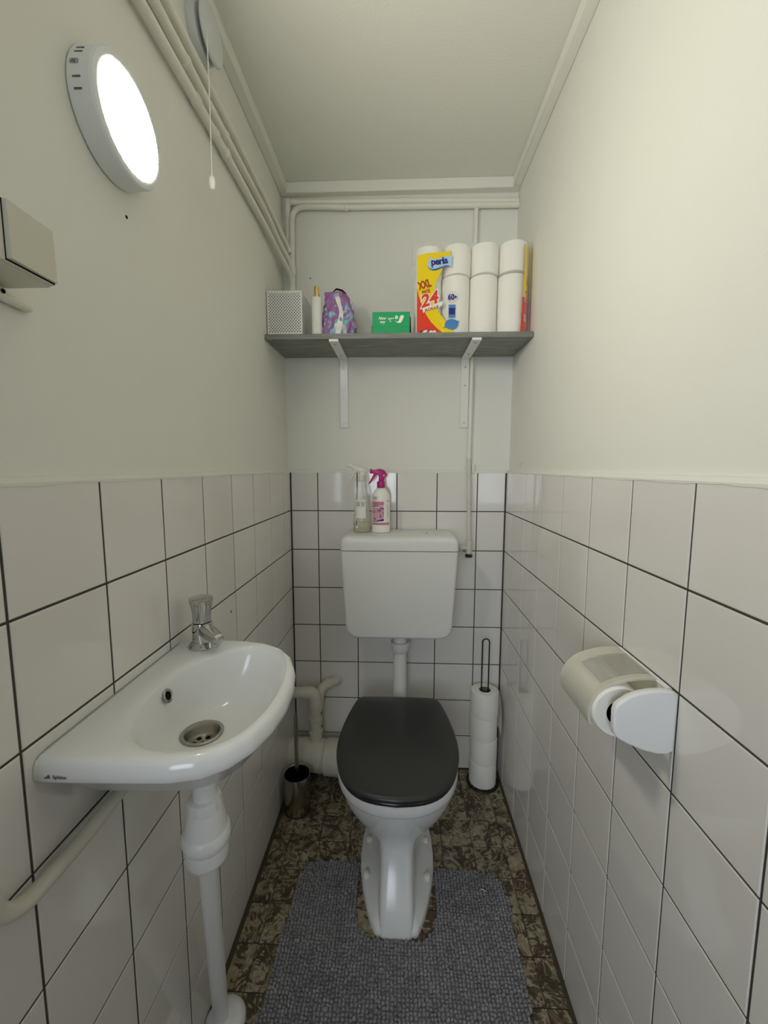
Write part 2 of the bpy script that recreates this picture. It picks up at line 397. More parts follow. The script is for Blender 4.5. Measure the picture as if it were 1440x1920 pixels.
# ------------------------------------------------------------------ wall tiles, one by one
T = .152; J = .0036
tile_cache = {}
def tile_mesh(w_, h_, key):
    k = (round(w_, 4), round(h_, 4), key)
    if k in tile_cache: return tile_cache[k]
    a, b = w_/2, h_/2; e = .0012
    vs = []
    for (p, q, z) in ((a, b, -.0016), (a, b, -.0008), (a-e, b-e, 0)):
        vs += [(-p, -q, z), (p, -q, z), (p, q, z), (-p, q, z)]
    fs = [(8, 9, 10, 11), (3, 2, 1, 0)]
    for r in (0, 4):
        for i in range(4): fs.append((r+i, r+(i+1) % 4, r+4+(i+1) % 4, r+4+i))
    me = bpy.data.meshes.new('tile'); me.from_pydata(vs, [], fs)
    me.materials.append(M[key]); me.update(); tile_cache[k] = me; return me
def put_tile(wall, w_, h_, loc, rot, key='tile', tilt=.0007):
    o = bpy.data.objects.new('tile', tile_mesh(w_, h_, key)); COL.objects.link(o); o.parent = wall
    o.location = loc; o.rotation_euler = (rot.to_matrix() @ Matrix.Rotation(random.gauss(0, tilt), 3, 'X') @ Matrix.Rotation(random.gauss(0, tilt), 3, 'Y')).to_euler()
    return o
rows = [(TOP - (r+1)*T, TOP - r*T) for r in range(7)] + [(0.0, TOP - 7*T)]
def cells(joints, thin=()):
    return list(zip(joints[:-1], joints[1:]))
def rot_of(normal, up=(0, 0, 1)):
    z = Vector(normal); y = Vector(up); x = y.cross(z); return Matrix((x, y, z)).transposed().to_quaternion()
def tile_wall(wall, hs, normal, fn, thin=None):
    q = rot_of(normal)
    for z0, z1 in rows:
        for h0, h1 in hs:
            g0 = .0006 if thin and abs(h0 - thin) < 1e-4 else J/2
            g1 = .0006 if thin and abs(h1 - thin) < 1e-4 else J/2
            a, b = h0+g0, h1-g1; zb = z0 + (J/2 if z0 > 0 else .004)
            put_tile(wall, b-a, z1-J/2-zb, fn((a+b)/2, (zb+z1-J/2)/2), q)
yl = [-.0022] + [-(.0968+k*T) for k in range(11)]
tile_wall(wall_left, [(min(a, b), max(a, b)) for a, b in cells(yl)], (1, 0, 0), lambda h, z: (XL, h, z))
yr = [-.0022] + [-(.0915+k*T) for k in range(11)]
tile_wall(wall_right, [(min(a, b), max(a, b)) for a, b in cells(yr)], (-1, 0, 0), lambda h, z: (XR, h, z), thin=-.0915)
xb = [XL+.0022] + [k*T for k in range(5)] + [XR-.0022]
tile_wall(wall_back, cells(xb), (0, -1, 0), lambda h, z: (h, 0, z))

# floor tiles, 10 cm
fx = [XL+.009] + [.058+.1*k for k in range(-1, 7)] + [XR-.007]
fy = [-.004, -.0484] + [-.1484-.1*k for k in range(16)]
for i in range(len(fx)-1):
    for k in range(len(fy)-1):
        x0, x1, y1, y0 = fx[i], fx[i+1], fy[k], fy[k+1]
        o = put_tile(floor, x1-x0-.0022, y1-y0-.0022, ((x0+x1)/2, (y0+y1)/2, 0), Matrix.Identity(3).to_quaternion(), 'marble', .0005)

# drilled holes and a wall plug
def hole(wall, c, normal, r=.0028):
    mb = MB(); n = Vector(normal)
    ax = 'x' if abs(n.x) > .5 else 'y'
    s = n.x if ax == 'x' else n.y
    mb.lathe([(r, -.0008*s), (r*.9, .0007*s), (r*.2, .0008*s)], c, 10, ax)
    build('drill_hole', mb, M['dark'], parent=wall)
hole(wall_left, (PL, -.8958, 1.6143), (1, 0, 0)); hole(wall_back, (-.0166, PB, 1.9097), (0, -1, 0), .0024)
hole(wall_left, (XL, -.5876, .8615), (1, 0, 0), .0030)
mb = MB()
for k in range(9):
    a = k*.7; mb.sphere((PR-.0004, -.118-.008*k*.4+random.uniform(-.01,.01), TOP+.024+random.uniform(-.006,.01)), random.uniform(.003,.006), 8, sx=.25)
o = build('plaster_flake', mb, M['paint'], parent=wall_right)

# ------------------------------------------------------------------ conduits and pipes
def pipe_thing(name, path, r, label, cat, group=None, base=None, mat_='pipe_paint', rad=.05):
    t = thing(name, label, cat, base or path[0], group)
    build('pipe', MB().tube(bend(path, rad, 8), r, 14), M[mat_], t)
    return t
def ring_part(name, parent, c, d, r, L_, m='pipe_paint'):
    c = Vector(c); d = Vector(d).normalized()
    build(name, MB().tube([c-d*L_/2, c-d*L_*.42, c+d*L_*.42, c+d*L_/2], [r*.93, r, r, r*.93], 14), M[m], parent)
cx = PL + .014
G = 'painted conduits on the left wall'
p1 = pipe_thing('conduit', [(cx, YF+.02, 1.950), (cx, -.60, 1.963), (cx, -.25, 1.957), (cx+.004, -.10, 1.940), (-.080, -.020, 1.905), (-.079, -.006, 1.86)], .0098,
                'lowest of three painted conduits along the left wall, nearest the round lamp', 'conduit', G)
for y in (-.669, -.585, -.525): ring_part('coupling', p1, (cx, y, 1.9632), (0, 1, -.005), .0118, .016)
p2 = pipe_thing('conduit', [(cx-.002, YF+.02, 2.010), (cx-.002, -.55, 2.006), (cx-.002, -.22, 2.006), (cx, -.085, 1.985), (-.084, -.022, 1.955), (-.082, -.008, 1.925)], .0095,
                'middle of three painted conduits along the left wall', 'conduit', G)
for y in (-.70, -.52): ring_part('clip', p2, (cx-.002, y, 2.0065), (0, 1, 0), .0112, .009)
p3 = pipe_thing('conduit', [(cx-.002, YF+.02, 2.046), (cx-.002, -.45, 2.048), (cx-.002, -.22, 2.042), (cx, -.12, 2.030), (-.088, -.028, 2.00), (-.082, -.020, 1.985)], .0088,
                'topmost of three painted conduits along the left wall, right below the fan', 'conduit', G)
ring_part('clip', p3, (cx-.002, -.30, 2.0445), (0, 1, -.02), .0104, .012)
G = 'painted conduits on the back wall'
cy = PB - .011
b1 = pipe_thing('conduit', [(-.082, cy, 2.163), (.30, cy, 2.1595), (PR-.001, cy, 2.151)], .0098, 'upper of two horizontal painted conduits across the back wall under the ceiling batten', 'conduit', G)
ring_part('clip', b1, (.316, cy, 2.1593), (1, 0, 0), .0118, .016); ring_part('coupling', b1, (-.066, cy, 2.163), (1, 0, 0), .0118, .022)
b2 = pipe_thing('conduit', [(PR-.001, cy-.004, 2.1355), (.11, cy-.004, 2.140), (.02, cy-.004, 2.1445), (-.074, cy-.006, 2.144), (-.0765, cy-.010, 2.03), (-.078, cy-.010, 1.642)], .0096,
                'lower conduit on the back wall, bent down into the left corner behind the basket', 'conduit', G, rad=.062)
ring_part('clip', b2, (.120, cy-.004, 2.1395), (1, 0, 0), .0116, .012)
ring_part('coupling', b2, (-.0765, cy-.010, 1.925), (0, 0, 1), .0115, .03); ring_part('coupling', b2, (-.078, cy-.010, 1.862), (0, 0, 1), .012, .02)
b3 = pipe_thing('conduit', [(-.092, cy, 2.135), (-.0935, cy, 1.935)], .0085, 'short vertical conduit tight in the back left corner behind the bent one', 'conduit', G)
ring_part('coupling', b3, (-.092, cy, 2.135), (0, 0, 1), .0115, .05)
ring_part('elbow', b3, (-.091, cy-.001, 2.163), (0, 0, 1), .0105, .02)

ws = thing('water_supply_pipe', 'thin painted water pipe running down the back wall to the stop valve beside the cistern', 'pipe', (.578, -.002, .90))
build('pipe', MB().tube([(.5795, cy, 2.136), (.5785, cy, 1.80), (.573, cy, 1.245)], .0075, 14), M['pipe_paint'], ws)
build('lower_pipe', MB().tube(bend([(.573, cy, 1.255), (.5735, cy-.008, 1.19), (.577, -.0165, .97), (.5785, -.0165, .925)], .04), .0082, 14), M['pvc'], ws)
ring_part('coupling', ws, (.573, cy, 1.232), (0, 0, 1), .0098, .012); ring_part('tee', ws, (.5795, cy-.002, 2.137), (1, 0, 0), .0098, .03)
build('wall_bracket', MB().rbox((.584, -.006, 1.20), (.594, PB, 1.238), .002), M['paint'], ws)
build('valve_body', MB().tube([(.5785, -.0165, .945), (.5785, -.0165, .897)], [.0115, .0115], 12).tube([(.5785, -.0165, .916), (.536, -.030, .921)], .0085, 12)
      .tube([(.552, -.0255, .919), (.538, -.0295, .921)], .0118, 8), M['pvc'], ws)
build('valve_spindle', MB().tube([(.5785, -.0165, .899), (.5785, -.0165, .888)], .004, 8), M['nickel'], ws)
kn = MB()
kn.lathe([(.006, -.006), (.0135, -.005), (.0142, .001), (.012, .004), (.004, .005)], (.5785, -.0165, .888), 16)
build('black_knob', kn, M['black'], ws)

# ------------------------------------------------------------------ lamp
LC = Vector((PL, -.926, 1.7245))
lamp = thing('wall_lamp', 'round white lamp glowing on the left wall above the switch', 'lamp', LC)
hp = [(.078, .0008), (.0795, .003), (.0785, .031), (.0765, .0345), (.0735, .0355), (.0672, .0350), (.0670, .0335), (.05, .0335)]
build('housing', MB().lathe(hp, LC, 64, 'x'), M['lamp_body'], lamp, angle=25)
M['glow'] = mat('lamp_diffuser', (0.9, 0.9, 0.88), 0.5, emit=(LAMP_COLOR, LAMP_STRENGTH))
build('diffuser', MB().lathe([(.0668, .0337), (.066, .0356), (.03, .0362), (.001, .0363)], LC, 48, 'x'), M['glow'], lamp)
for zz in (1.765, 1.757, 1.722, 1.709):
    dz = zz - LC.z; yy = LC.y - sqrt(.0790**2 - dz*dz); nrm = Vector((0, yy-LC.y, dz)).normalized(); tg = Vector((0, -nrm.z, nrm.y))
    mb = MB(); c = LC + Vector((.0150, 0, 0)) + nrm*.0790
    pts = [c + Vector((a*.0052, 0, 0)) + tg*b*.0011 + nrm*d for d in (-.001, .0006) for a, b in ((-1,-1), (1,-1), (1,1), (-1,1))]
    mb.add(pts, [(0,1,2,3), (7,6,5,4), (0,4,5,1), (1,5,6,2), (2,6,7,3), (3,7,4,0)]); build('vent_slot', mb, M['slot'], lamp)
dz = 1.7415 - LC.z; yy = LC.y - sqrt(.0790**2 - dz*dz); nrm = Vector((0, yy-LC.y, dz)).normalized(); tg = Vector((0, -nrm.z, nrm.y))
def on_lamp(u, v, d=.0006): return LC + Vector((.0120+u, 0, 0)) + nrm*(.0790+d) + tg*(-v)
mb = MB(); pts = [on_lamp(a*.0060, b*.0038, d) for d in (-.001, .0005) for a, b in ((-1,-.6), (-.7,-1), (.7,-1), (1,-.6), (1,.6), (.7,1), (-.7,1), (-1,.6))]
mb.add(pts, [tuple(range(8)), tuple(range(15, 7, -1))] + [(i, (i+1) % 8, 8+(i+1) % 8, 8+i) for i in range(8)])
stk = build('sticker', mb, M['sticker'], lamp)
build('lettering', text_mb(MB(), 'AJ', .0062, lambda u, v: on_lamp(u-.0035, v-.0020, .0008), .0002), M['slot'], stk)

# ------------------------------------------------------------------ switch
sw = thing('light_switch', 'cream rocker switch box on the left wall below the round lamp', 'switch', (PL, -1.15, 1.445))
build('housing', MB().rbox((PL, -1.192, 1.4165), (-.062, -1.1155, 1.4775), .004, 3), M['switch'], sw)
fr = MB().rbox((-.066, -1.1905, 1.418), (-.0585, -1.1165, 1.476), .0028, 3)
build('frame', fr, M['switch'], sw)
build('gap', MB().box((-.060, -1.1745, 1.4195), (-.0581, -1.1178, 1.4748)), M['dark'], sw)
rk = MB().add([(-.059, -1.1735, 1.4208), (-.059, -1.1183, 1.4208), (-.059, -1.1183, 1.4742), (-.059, -1.1735, 1.4742),
               (-.0525, -1.1735, 1.4208), (-.0548, -1.1183, 1.4208), (-.0560, -1.1183, 1.4742), (-.0537, -1.1735, 1.4742)],
              [(0,1,2,3), (4,5,6,7), (0,1,5,4), (1,2,6,5), (2,3,7,6), (3,0,4,7)])
build('rocker', rk, M['switch'], sw)
cb = MB().tube([(PL+.006, YF+.05, 1.400), (PL+.006, -1.16, 1.406), (PL+.006, -1.098, 1.404), (PL+.004, -1.092, 1.404)], [.0055, .0055, .0055, .003], 10)
cbo = build('cable_stub', cb, M['pipe_paint'], base=(PL, -1.15, 1.404)); tag(cbo, 'short painted cable end on the left wall just under the switch', 'cable')
build('screw', MB().lathe([(.0026, 0), (.0022, .0012)], (PL+.0112, -1.132, 1.4085), 8, 'x'), M['dark'], cbo)

# ------------------------------------------------------------------ fan with pull cord
fan = thing('extractor_fan', 'round grey plastic pull-cord fan high on the left wall by the ceiling', 'fan', (PL, -.62, 2.13))
fc = (PL, -.620, 2.127)
build('base_ring', MB().lathe([(.050, .0005), (.0505, .004), (.0475, .018), (.043, .0195)], fc, 40, 'x'), M['fan'], fan)
build('neck', MB().lathe([(.026, .018), (.026, .027)], fc, 24, 'x'), M['slot'], fan)
build('front_disc', MB().lathe([(.046, .0265), (.0505, .0285), (.0515, .0315), (.049, .0350), (.030, .0372), (.001, .0378)], fc, 40, 'x'), M['fan'], fan)
build('pull_cord', MB().tube([(PL+.037, -.6655, 2.094), (PL+.044, -.672, 2.080), (PL+.046, -.6755, 1.99), (PL+.046, -.679, 1.808)], .0012, 6), M['trim_paint'], fan)
build('cord_knob', MB().lathe([(.0015, .010), (.0055, .007), (.0075, 0), (.0065, -.010), (.0045, -.016), (.001, -.018)], (PL+.046, -.6792, 1.803), 14), M['trim_paint'], fan)

# ------------------------------------------------------------------ shelf and brackets
SZ0, SZ1, SY0, SY1 = 1.6235, 1.640, -.232, -.0105
sh = build('wall_shelf', MB().rbox((-.1135, SY0, SZ0), (.7235, SY1, SZ1), .0008, 1), M['wood'], base=(.31, -.12, SZ0))
tag(sh, 'grey wood-grain shelf board spanning the back wall', 'shelf')
def bracket(x, lab):
    t = thing('shelf_bracket', lab, 'bracket', (x, PB, 1.37), 'shelf brackets')
    w2 = .0150
    m = MB().prism([(PB, 1.369), (PB-.006, 1.3705), (PB-.0075, 1.376), (PB-.0105, 1.615), (-.2285, 1.6150), (-.2320, 1.6165), (-.2320, SZ0-.0003), (PB, SZ0-.0003)], 'x', x-w2, x+w2, .0012, 1)
    build('arm', m, M['white_metal'], t)
    for z in (1.588, 1.522, 1.388):
        yy = PB-.0075-.003*(z-1.376)/.239
        s_ = build('screw', MB().lathe([(.0058, .0004), (.0052, -.0008), (.0030, -.0010)], (x, yy, z), 14, 'y'), M['white_metal'], t)
        build('screw_slot', MB().lathe([(.0030, 0), (.0028, -.0013)], (x, yy, z), 8, 'y'), M['grey_screw'], s_)
    for y in (-.205, -.07):
        build('screw', MB().lathe([(.0048, .0004), (.0044, -.0007)], (x, y, 1.6150 if y > -.1 else 1.6150), 12, 'z'), M['grey_screw'], t)
bracket(.1045, 'left white steel bracket under the shelf'); bracket(.5525, 'right white steel bracket under the shelf beside the pipe')

# ------------------------------------------------------------------ perforated basket
bk = thing('storage_basket', 'white perforated metal basket on the left end of the shelf', 'basket', (-.056, -.13, SZ1))
def perforated(mb, o, du, dv, nu, nv, rad, thick):
    """panel with staggered round holes: o origin, du,dv cell vectors, thick normal vector"""
    du, dv, tn, o = Vector(du), Vector(dv), Vector(thick), Vector(o)
    for a in range(nu):
        for b in range(nv):
            c0 = o + du*a + dv*b; cs = [c0, c0+du, c0+du+dv, c0+dv]
            if (a+b) % 2 or a == 0 or b == 0 or a == nu-1 or b == nv-1: mb.add(cs, [(0,1,2,3)]); continue
            c = c0 + du*.5 + dv*.5; un, vn = du.normalized(), dv.normalized()
            ring = [c + (un*cos(pi/4*k + pi/8 + pi) + vn*sin(pi/4*k + pi/8 + pi))*rad for k in range(8)]
            rb = [p + tn for p in ring]
            vs = cs + ring + rb
            fs = [(0,1,6,5), (1,2,8,7), (2,3,10,9), (3,0,4,11), (0,5,4), (1,7,6), (2,9,8), (3,11,10)]
            fs = [(0, 1, 4+2, 4+1), (1, 2, 4+4, 4+3), (2, 3, 4+6, 4+5), (3, 0, 4+0, 4+7), (0, 5, 4), (1, 7, 6), (2, 9, 8), (3, 11, 10)]
            fs += [(4+k, 4+(k+1) % 8, 12+(k+1) % 8, 12+k) for k in range(8)]
            mb.add(vs, fs)
bx0, bx1, by0, by1, bz0, bz1 = -.1125, .0005, -.206, -.062, SZ1, 1.7805
nx, nz, ny = 25, 27, 31
mb = MB(); mb.rbox((bx0, by0, bz0), (bx1, by1, bz0+.010), .003, 2); build('bottom_tray', mb, M['white_metal'], bk)
for nm, args in (('front_panel', ((bx0, by0, bz0+.008), ((bx1-bx0)/nx, 0, 0), (0, 0, (bz1-bz0-.008)/nz), nx, nz, .0020, (0, .0012, 0))),
                 ('side_panel', ((bx1, by0, bz0+.008), (0, (by1-by0)/ny, 0), (0, 0, (bz1-bz0-.008)/nz), ny, nz, .0020, (-.0012, 0, 0))),
                 ('side_panel', ((bx0, by0, bz0+.008), (0, (by1-by0)/ny, 0), (0, 0, (bz1-bz0-.008)/nz), ny, nz, .0020, (.0012, 0, 0))),
                 ('back_panel', ((bx0, by1, bz0+.008), ((bx1-bx0)/nx, 0, 0), (0, 0, (bz1-bz0-.008)/nz), nx, nz, .0020, (0, -.0012, 0)))):
    m = MB(); perforated(m, *args); build(nm, m, M['white_metal'], bk, smooth=False)
build('shade_filler', MB().box((bx0+.004, by0+.0045, bz0+.011), (bx1-.004, by1-.004, bz1-.006)), M['shade_filler'], bk, smooth=False)  # added dark block, stands in for shade behind the holes; real contents unseen
m = MB()
for a, b in (((bx0-.0006, by0-.0006, bz1-.004), (bx1+.0006, by0+.0018, bz1)), ((bx0-.0006, by1-.0018, bz1-.004), (bx1+.0006, by1+.0006, bz1)),
             ((bx0-.0006, by0, bz1-.004), (bx0+.0018, by1, bz1)), ((bx1-.0018, by0, bz1-.004), (bx1+.0006, by1, bz1))): m.box(a, b)
build('rim', m, M['white_metal'], bk, smooth=False)

# ------------------------------------------------------------------ spray can with golden cap
ca = thing('aerosol_can', 'slim white can with a golden cap between basket and purple bag', 'can', (.0465, -.197, SZ1))
build('body', MB().lathe([(.0150, 0), (.0168, .002), (.0168, .115), (.0160, .119), (.0110, .1215)], (.0465, -.197, SZ1), 28), M['can'], ca)
build('gold_cap', MB().lathe([(.0080, .1205), (.0084, .122), (.0082, .152), (.0072, .154)], (.0460, -.197, SZ1), 20), M['gold'], ca)
m = MB()
for z, w0 in ((.034, .010), (.031, .006), (.012, .009), (.009, .007), (.006, .010)):
    for k in range(3):
        a0 = -pi/2 + .1; m.add([(.0465+.01692*cos(a0+(k+j)*w0*18/3), -.197+.01692*sin(a0+(k+j)*w0*18/3), SZ1+z+h) for j, h in ((0,0), (1,0), (1,.0012), (0,.0012))], [(0,1,2,3)])
build('print', m, M['label_grey'], ca)

# ------------------------------------------------------------------ purple bag
bgp = thing('plastic_bag', 'crumpled purple and teal plastic pack standing on the shelf beside the can', 'bag', (.115, -.165, SZ1))
def bag_pt(a, t):
    """a angle around, t height 0..1"""
    zz = t*.150
    wl = .052*(1 - .18*t**3) ; wr = .054*max(.02, 1 - t**2.2*.72)
    d = .045*(1-.55*t**1.6)
    if t > .93: k = max(0.02, sqrt(max(0, 1-((t-.93)/.07)**2))); wl *= .55+.45*k; wr *= .5+.5*k; d *= k
    ca_, sa_ = cos(a), sin(a)
    ex = .75
    x = (wr if ca_ > 0 else wl)*math.copysign(abs(ca_)**ex, ca_); y = d*math.copysign(abs(sa_)**ex, sa_)
    wob = .0035*sin(5*a+9*t) + .0028*sin(9*a-14*t+1) + .0018*sin(17*a+23*t)
    return (.115 + x + wob*ca_, -.165 + y + wob*sa_, SZ1 + zz)
m = MB(); rings = [[bag_pt(2*pi*i/72, k/30) for i in range(72)] for k in range(31)]; m.loft(rings)
build('pack', m, M['bag'], bgp, angle=60)
def bag_front(u, v, d=.0022):
    """u across -1..1, v height 0..1, on the front of the bag"""
    a = -pi/2 + u*1.25; x, y, z = bag_pt(a, v); return (x, y-d, z)
m = MB(); N_ = 22
seam = [(.02 + .16*sin(v*5-.6)*(.4+v*.5), v) for v in [k*.84/N_ for k in range(N_+1)]]
for k in range(N_):
    (u0, v0), (u1, v1) = seam[k], seam[k+1]; hw = .085
    m.add([bag_front(u0-hw, v0), bag_front(u0+hw, v0), bag_front(u1+hw, v1), bag_front(u1-hw, v1)], [(0,1,2,3)])
build('white_seam', m, M['label'], bgp)
m = MB()
text_mb(m, 'ELD', .30, lambda u, v: bag_front(-.62 + (-v*.75), .22 + u*.85*.9, .0026), .008)
build('lettering', m, M['lilac'], bgp)
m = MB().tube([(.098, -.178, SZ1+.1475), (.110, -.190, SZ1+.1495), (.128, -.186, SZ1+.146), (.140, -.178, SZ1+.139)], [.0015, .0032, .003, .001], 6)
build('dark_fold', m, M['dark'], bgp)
m = MB()
for (a, t, L_) in ((-.35, .60, .020), (-.1, .70, .014)):
    p = Vector(bag_pt(a, t)); m.add([p, p+Vector((.004, -.004, L_)), p+Vector((.010, .004, L_*.6)), p+Vector((.003, .006, 0))], [(0,1,2), (0,2,3), (1,0,3), (1,3,2)])
build('loose_corner', m, M['lilac'], bgp)

# ------------------------------------------------------------------ green box
gx0, gx1, gy0, gy1, gz1 = .2255, .3445, -.210, -.125, 1.7105
gb = thing('card_box', 'small green cardboard box with white print in the middle of the shelf', 'box', (.285, -.165, SZ1))
build('box_body', MB().rbox((gx0, gy0, SZ1), (gx1, gy1, gz1), .0008, 1), M['green'], gb)
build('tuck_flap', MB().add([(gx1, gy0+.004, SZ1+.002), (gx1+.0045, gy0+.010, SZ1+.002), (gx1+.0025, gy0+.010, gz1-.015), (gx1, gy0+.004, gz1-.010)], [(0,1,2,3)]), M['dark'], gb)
build('tuck_flap', MB().box((gx0-.0025, gy0+.004, SZ1), (gx0, gy0+.02, SZ1+.030)), M['card'], gb)
build('lid_seam', MB().box((gx0+.001, gy0-.0004, SZ1+.0258), (gx1-.001, gy0, SZ1+.0263)), mat('green_shade_line', (0.0, 0.27, 0.085), .5), gb)
def gfn(u, v, d=.0005): return (gx0+u, gy0-d, SZ1+v)
m = MB()
text_mb(m, 'New', .0150, lambda u, v: gfn(.0195+u*.78, .0470+v*.9), .0003, .25)
text_mb(m, 'way', .0150, lambda u, v: gfn(.0235+u*.70, .0365+v*.85), .0003, .25)
for x0_, x1_, z_ in ((.0500, .0685, .0495), (.0500, .0600, .0452), (.0505, .0570, .0460), (.0545, .0600, .0402)):
    m.add([gfn(x0_, z_), gfn(x1_, z_), gfn(x1_, z_+.0022), gfn(x0_, z_+.0022)], [(0,1,2,3)])
m.add([gfn(.0765+.0052*cos(2*pi*k/20), .0535+.0052*sin(2*pi*k/20)) for k in range(20)], [tuple(range(20))])
sw_ = [(.0710, .0428), (.0780, .0405), (.0830, .0420), (.0862, .0500), (.0885, .0575), (.0920, .0598), (.0980, .0596), (.1000, .0570), (.0985, .0520), (.0950, .0440), (.0915, .0380), (.0870, .0362), (.0810, .0372), (.0750, .0398)]
m.add([gfn(*p) for p in sw_], [tuple(range(len(sw_)))])
build('print', m, M['print_white'], gb)
build('print_detail', text_mb(MB(), 'w', .006, lambda u, v: gfn(.0742+u, .0520+v, .0008), .0001), M['green'], gb)

# ------------------------------------------------------------------ toilet-roll pack
px0, pw, pr = .3585, .0885, .0438
pack = thing('toilet_roll_pack', 'large plastic-wrapped pack of white toilet rolls at the right end of the shelf', 'toilet paper', (.536, -.16, SZ1))
PH = [.090, .090, .092]
def roll_mesh(r, h, core, e=1.0):
    mb = MB()
    prof_o = [(core, 0), (r-.0025*e, 0), (r-.0006*e, .0010*e), (r-.0001*e, .004), (r+.0003, h*.5), (r-.0001*e, h-.004), (r-.0006*e, h-.0010*e), (r-.0025*e, h), (core, h)]
    rings = [[(q*cos(2*pi*i/36), q*sin(2*pi*i/36), z) for i in range(36)] for q, z in prof_o]
    mb.loft(rings, False, False, 0)
    mb.loft([[(core*cos(2*pi*i/20), core*sin(2*pi*i/20), z) for i in range(20)] for z in (h-.0005, .0005)], False, False, 1)
    return mb
def roll_data(nm, mbr):
    me = bpy.data.meshes.new(nm); me.from_pydata(mbr.v, [], mbr.f)
    for k_ in ('tissue', 'card'): me.materials.append(M[k_])
    me.polygons.foreach_set('material_index', mbr.mi); me.polygons.foreach_set('use_smooth', [True]*len(me.polygons)); me.set_sharp_from_angle(angle=math.radians(40)); me.update(); return me
me_roll = roll_data('toilet_roll', roll_mesh(pr, .0895, .02)); me_tight = roll_data('pressed_toilet_roll', roll_mesh(pr, .0898, .02, .12))
col_x = [px0 + pw*(k+.5) for k in range(4)]; col_up = [0, .004, .006, .008]; col_y = [0, -.003, -.004, -.010]
for c in range(4):
    for d in range(2):
        for r in range(3):
            o = bpy.data.objects.new('toilet_roll', me_roll if r == 2 else me_tight); COL.objects.link(o); o.parent = pack
            o.location = Vector((col_x[c] + (random.uniform(-.0012, .0012) + .0022 if r == 2 else random.uniform(-.0003, .0003)), -.158 + col_y[c] + d*.089 - .0012*(r == 2), SZ1 + r*.0898 + col_up[c]*(r == 2) + .0002)) - Vector(pack.location)
            o.rotation_euler = (random.uniform(-.01, .01)*(r == 2), random.uniform(-.014, .014)*(r == 2), random.uniform(0, 6))
PYF = -.158 - pr - .0036
def film_y(x):
    k = min(3, max(0, int((x-px0)//pw))); t = (x - (px0+pw*(k+.5)))/(pw/2); t = max(-1.0, min(1.0, t))
    y = PYF + col_y[k]*(1-abs(t)**4) + pr*(1-sqrt(1-(.80*t)**2))*.10
    return y
def film_pt(x, z, d=0): return (x, film_y(x) - d, z)
m = MB(); nxs = 96; zs = [SZ1+.0005, SZ1+.09, SZ1+.18, SZ1+.262, SZ1+.272]
xs_ = [px0 - .006 + (4*pw+.012)*i/nxs for i in range(nxs+1)]
def top_z(x): return SZ1 + .2725 + .008*min(1, max(0, (x-px0)/(4*pw)))
for i in range(nxs):
    for z0, z1 in zip(zs[:-1], zs[1:]):
        m.add([film_pt(xs_[i], z0), film_pt(xs_[i+1], z0), film_pt(xs_[i+1], z1), film_pt(xs_[i], z1)], [(0,1,2,3)])
    tz0, tz1 = top_z(xs_[i])+.003*sin(xs_[i]*90), top_z(xs_[i+1])+.003*sin(xs_[i+1]*90)
    a, b = film_pt(xs_[i], zs[-1]), film_pt(xs_[i+1], zs[-1])
    m.add([a, b, (xs_[i+1], -.165, tz1+.004), (xs_[i], -.165, tz0+.004)], [(0,1,2,3)])
    m.add([(xs_[i], -.165, tz0+.004), (xs_[i+1], -.165, tz1+.004), (xs_[i+1], -.05, tz1+.002), (xs_[i], -.05, tz0+.002)], [(0,1,2,3)])
for x in (xs_[0], xs_[-1]):
    m.add([film_pt(x, zs[0]), (x, -.03, zs[0]), (x, -.03, top_z(x)), (x, -.165, top_z(x)+.004), film_pt(x, zs[-1])], [(0,1,2,3,4)])
build('wrapping_film', m, M['film'], pack, angle=60)
# print on the film; u,v are measured on the pack in mm from its lower left front corner
def pk(u, v, d=.0006): return film_pt(px0 - .002 + u/1000, SZ1 + v/1000, d)
def strip(mb, left, right, vs, d, mi=0, nu=14):
    """fill between two u(v) edges"""
    for k in range(len(vs)-1):
        for i in range(nu):
            q = []
            for (kk, ii) in ((k, i), (k, i+1), (k+1, i+1), (k+1, i)):
                a, b = left(vs[kk]), right(vs[kk]); q.append(pk(a+(b-a)*ii/nu, vs[kk], d))
            mb.add(q, [(0,1,2,3)], mi)
def lerp(tab):
    def f(v):
        for (v0, u0), (v1, u1) in zip(tab[:-1], tab[1:]):
            if v <= v1: return u0 + (u1-u0)*(v-v0)/(v1-v0)
        return tab[-1][1]
    return f
vs_ = [k*4 for k in range(0, 63)]
yel_r = lerp([(0, 128), (12, 122), (30, 108), (50, 94), (70, 78), (100, 62), (130, 62), (160, 70), (190, 84), (215, 96), (234, 104), (249, 112)])
m = MB(); strip(m, lambda v: 10 if v < 236 else 10 + (v-236)*1.4*4*max(0, (v-236)/12), yel_r, vs_[:60]+[238], .0005)
m2 = [(10, 238), (30, 243), (50, 245.5), (75, 246), (95, 248.5), (112, 250)]
for (u0, v0), (u1, v1) in zip(m2[:-1], m2[1:]): m.add([pk(u0, 236, .0005), pk(u1, 236, .0005), pk(u1, v1, .0005), pk(u0, v0, .0005)], [(0,1,2,3)])
build('yellow_print', m, M['yellow'], pack)
m = MB(); red_r = lerp([(0, 96), (10, 88), (20, 74), (40, 54), (60, 40), (80, 30), (100, 22), (120, 15), (140, 10.5), (142, 10.2)])
strip(m, lambda v: 10, red_r, [k*4 for k in range(36)], .0008)
build('red_print', m, M['red'], pack)
def densify(pts, k=6):
    out = []
    for (a, b), (c, e) in zip(pts[:-1], pts[1:]): out += [(a+(c-a)*i/k, b+(e-b)*i/k) for i in range(k)]
    return out + [pts[-1]]
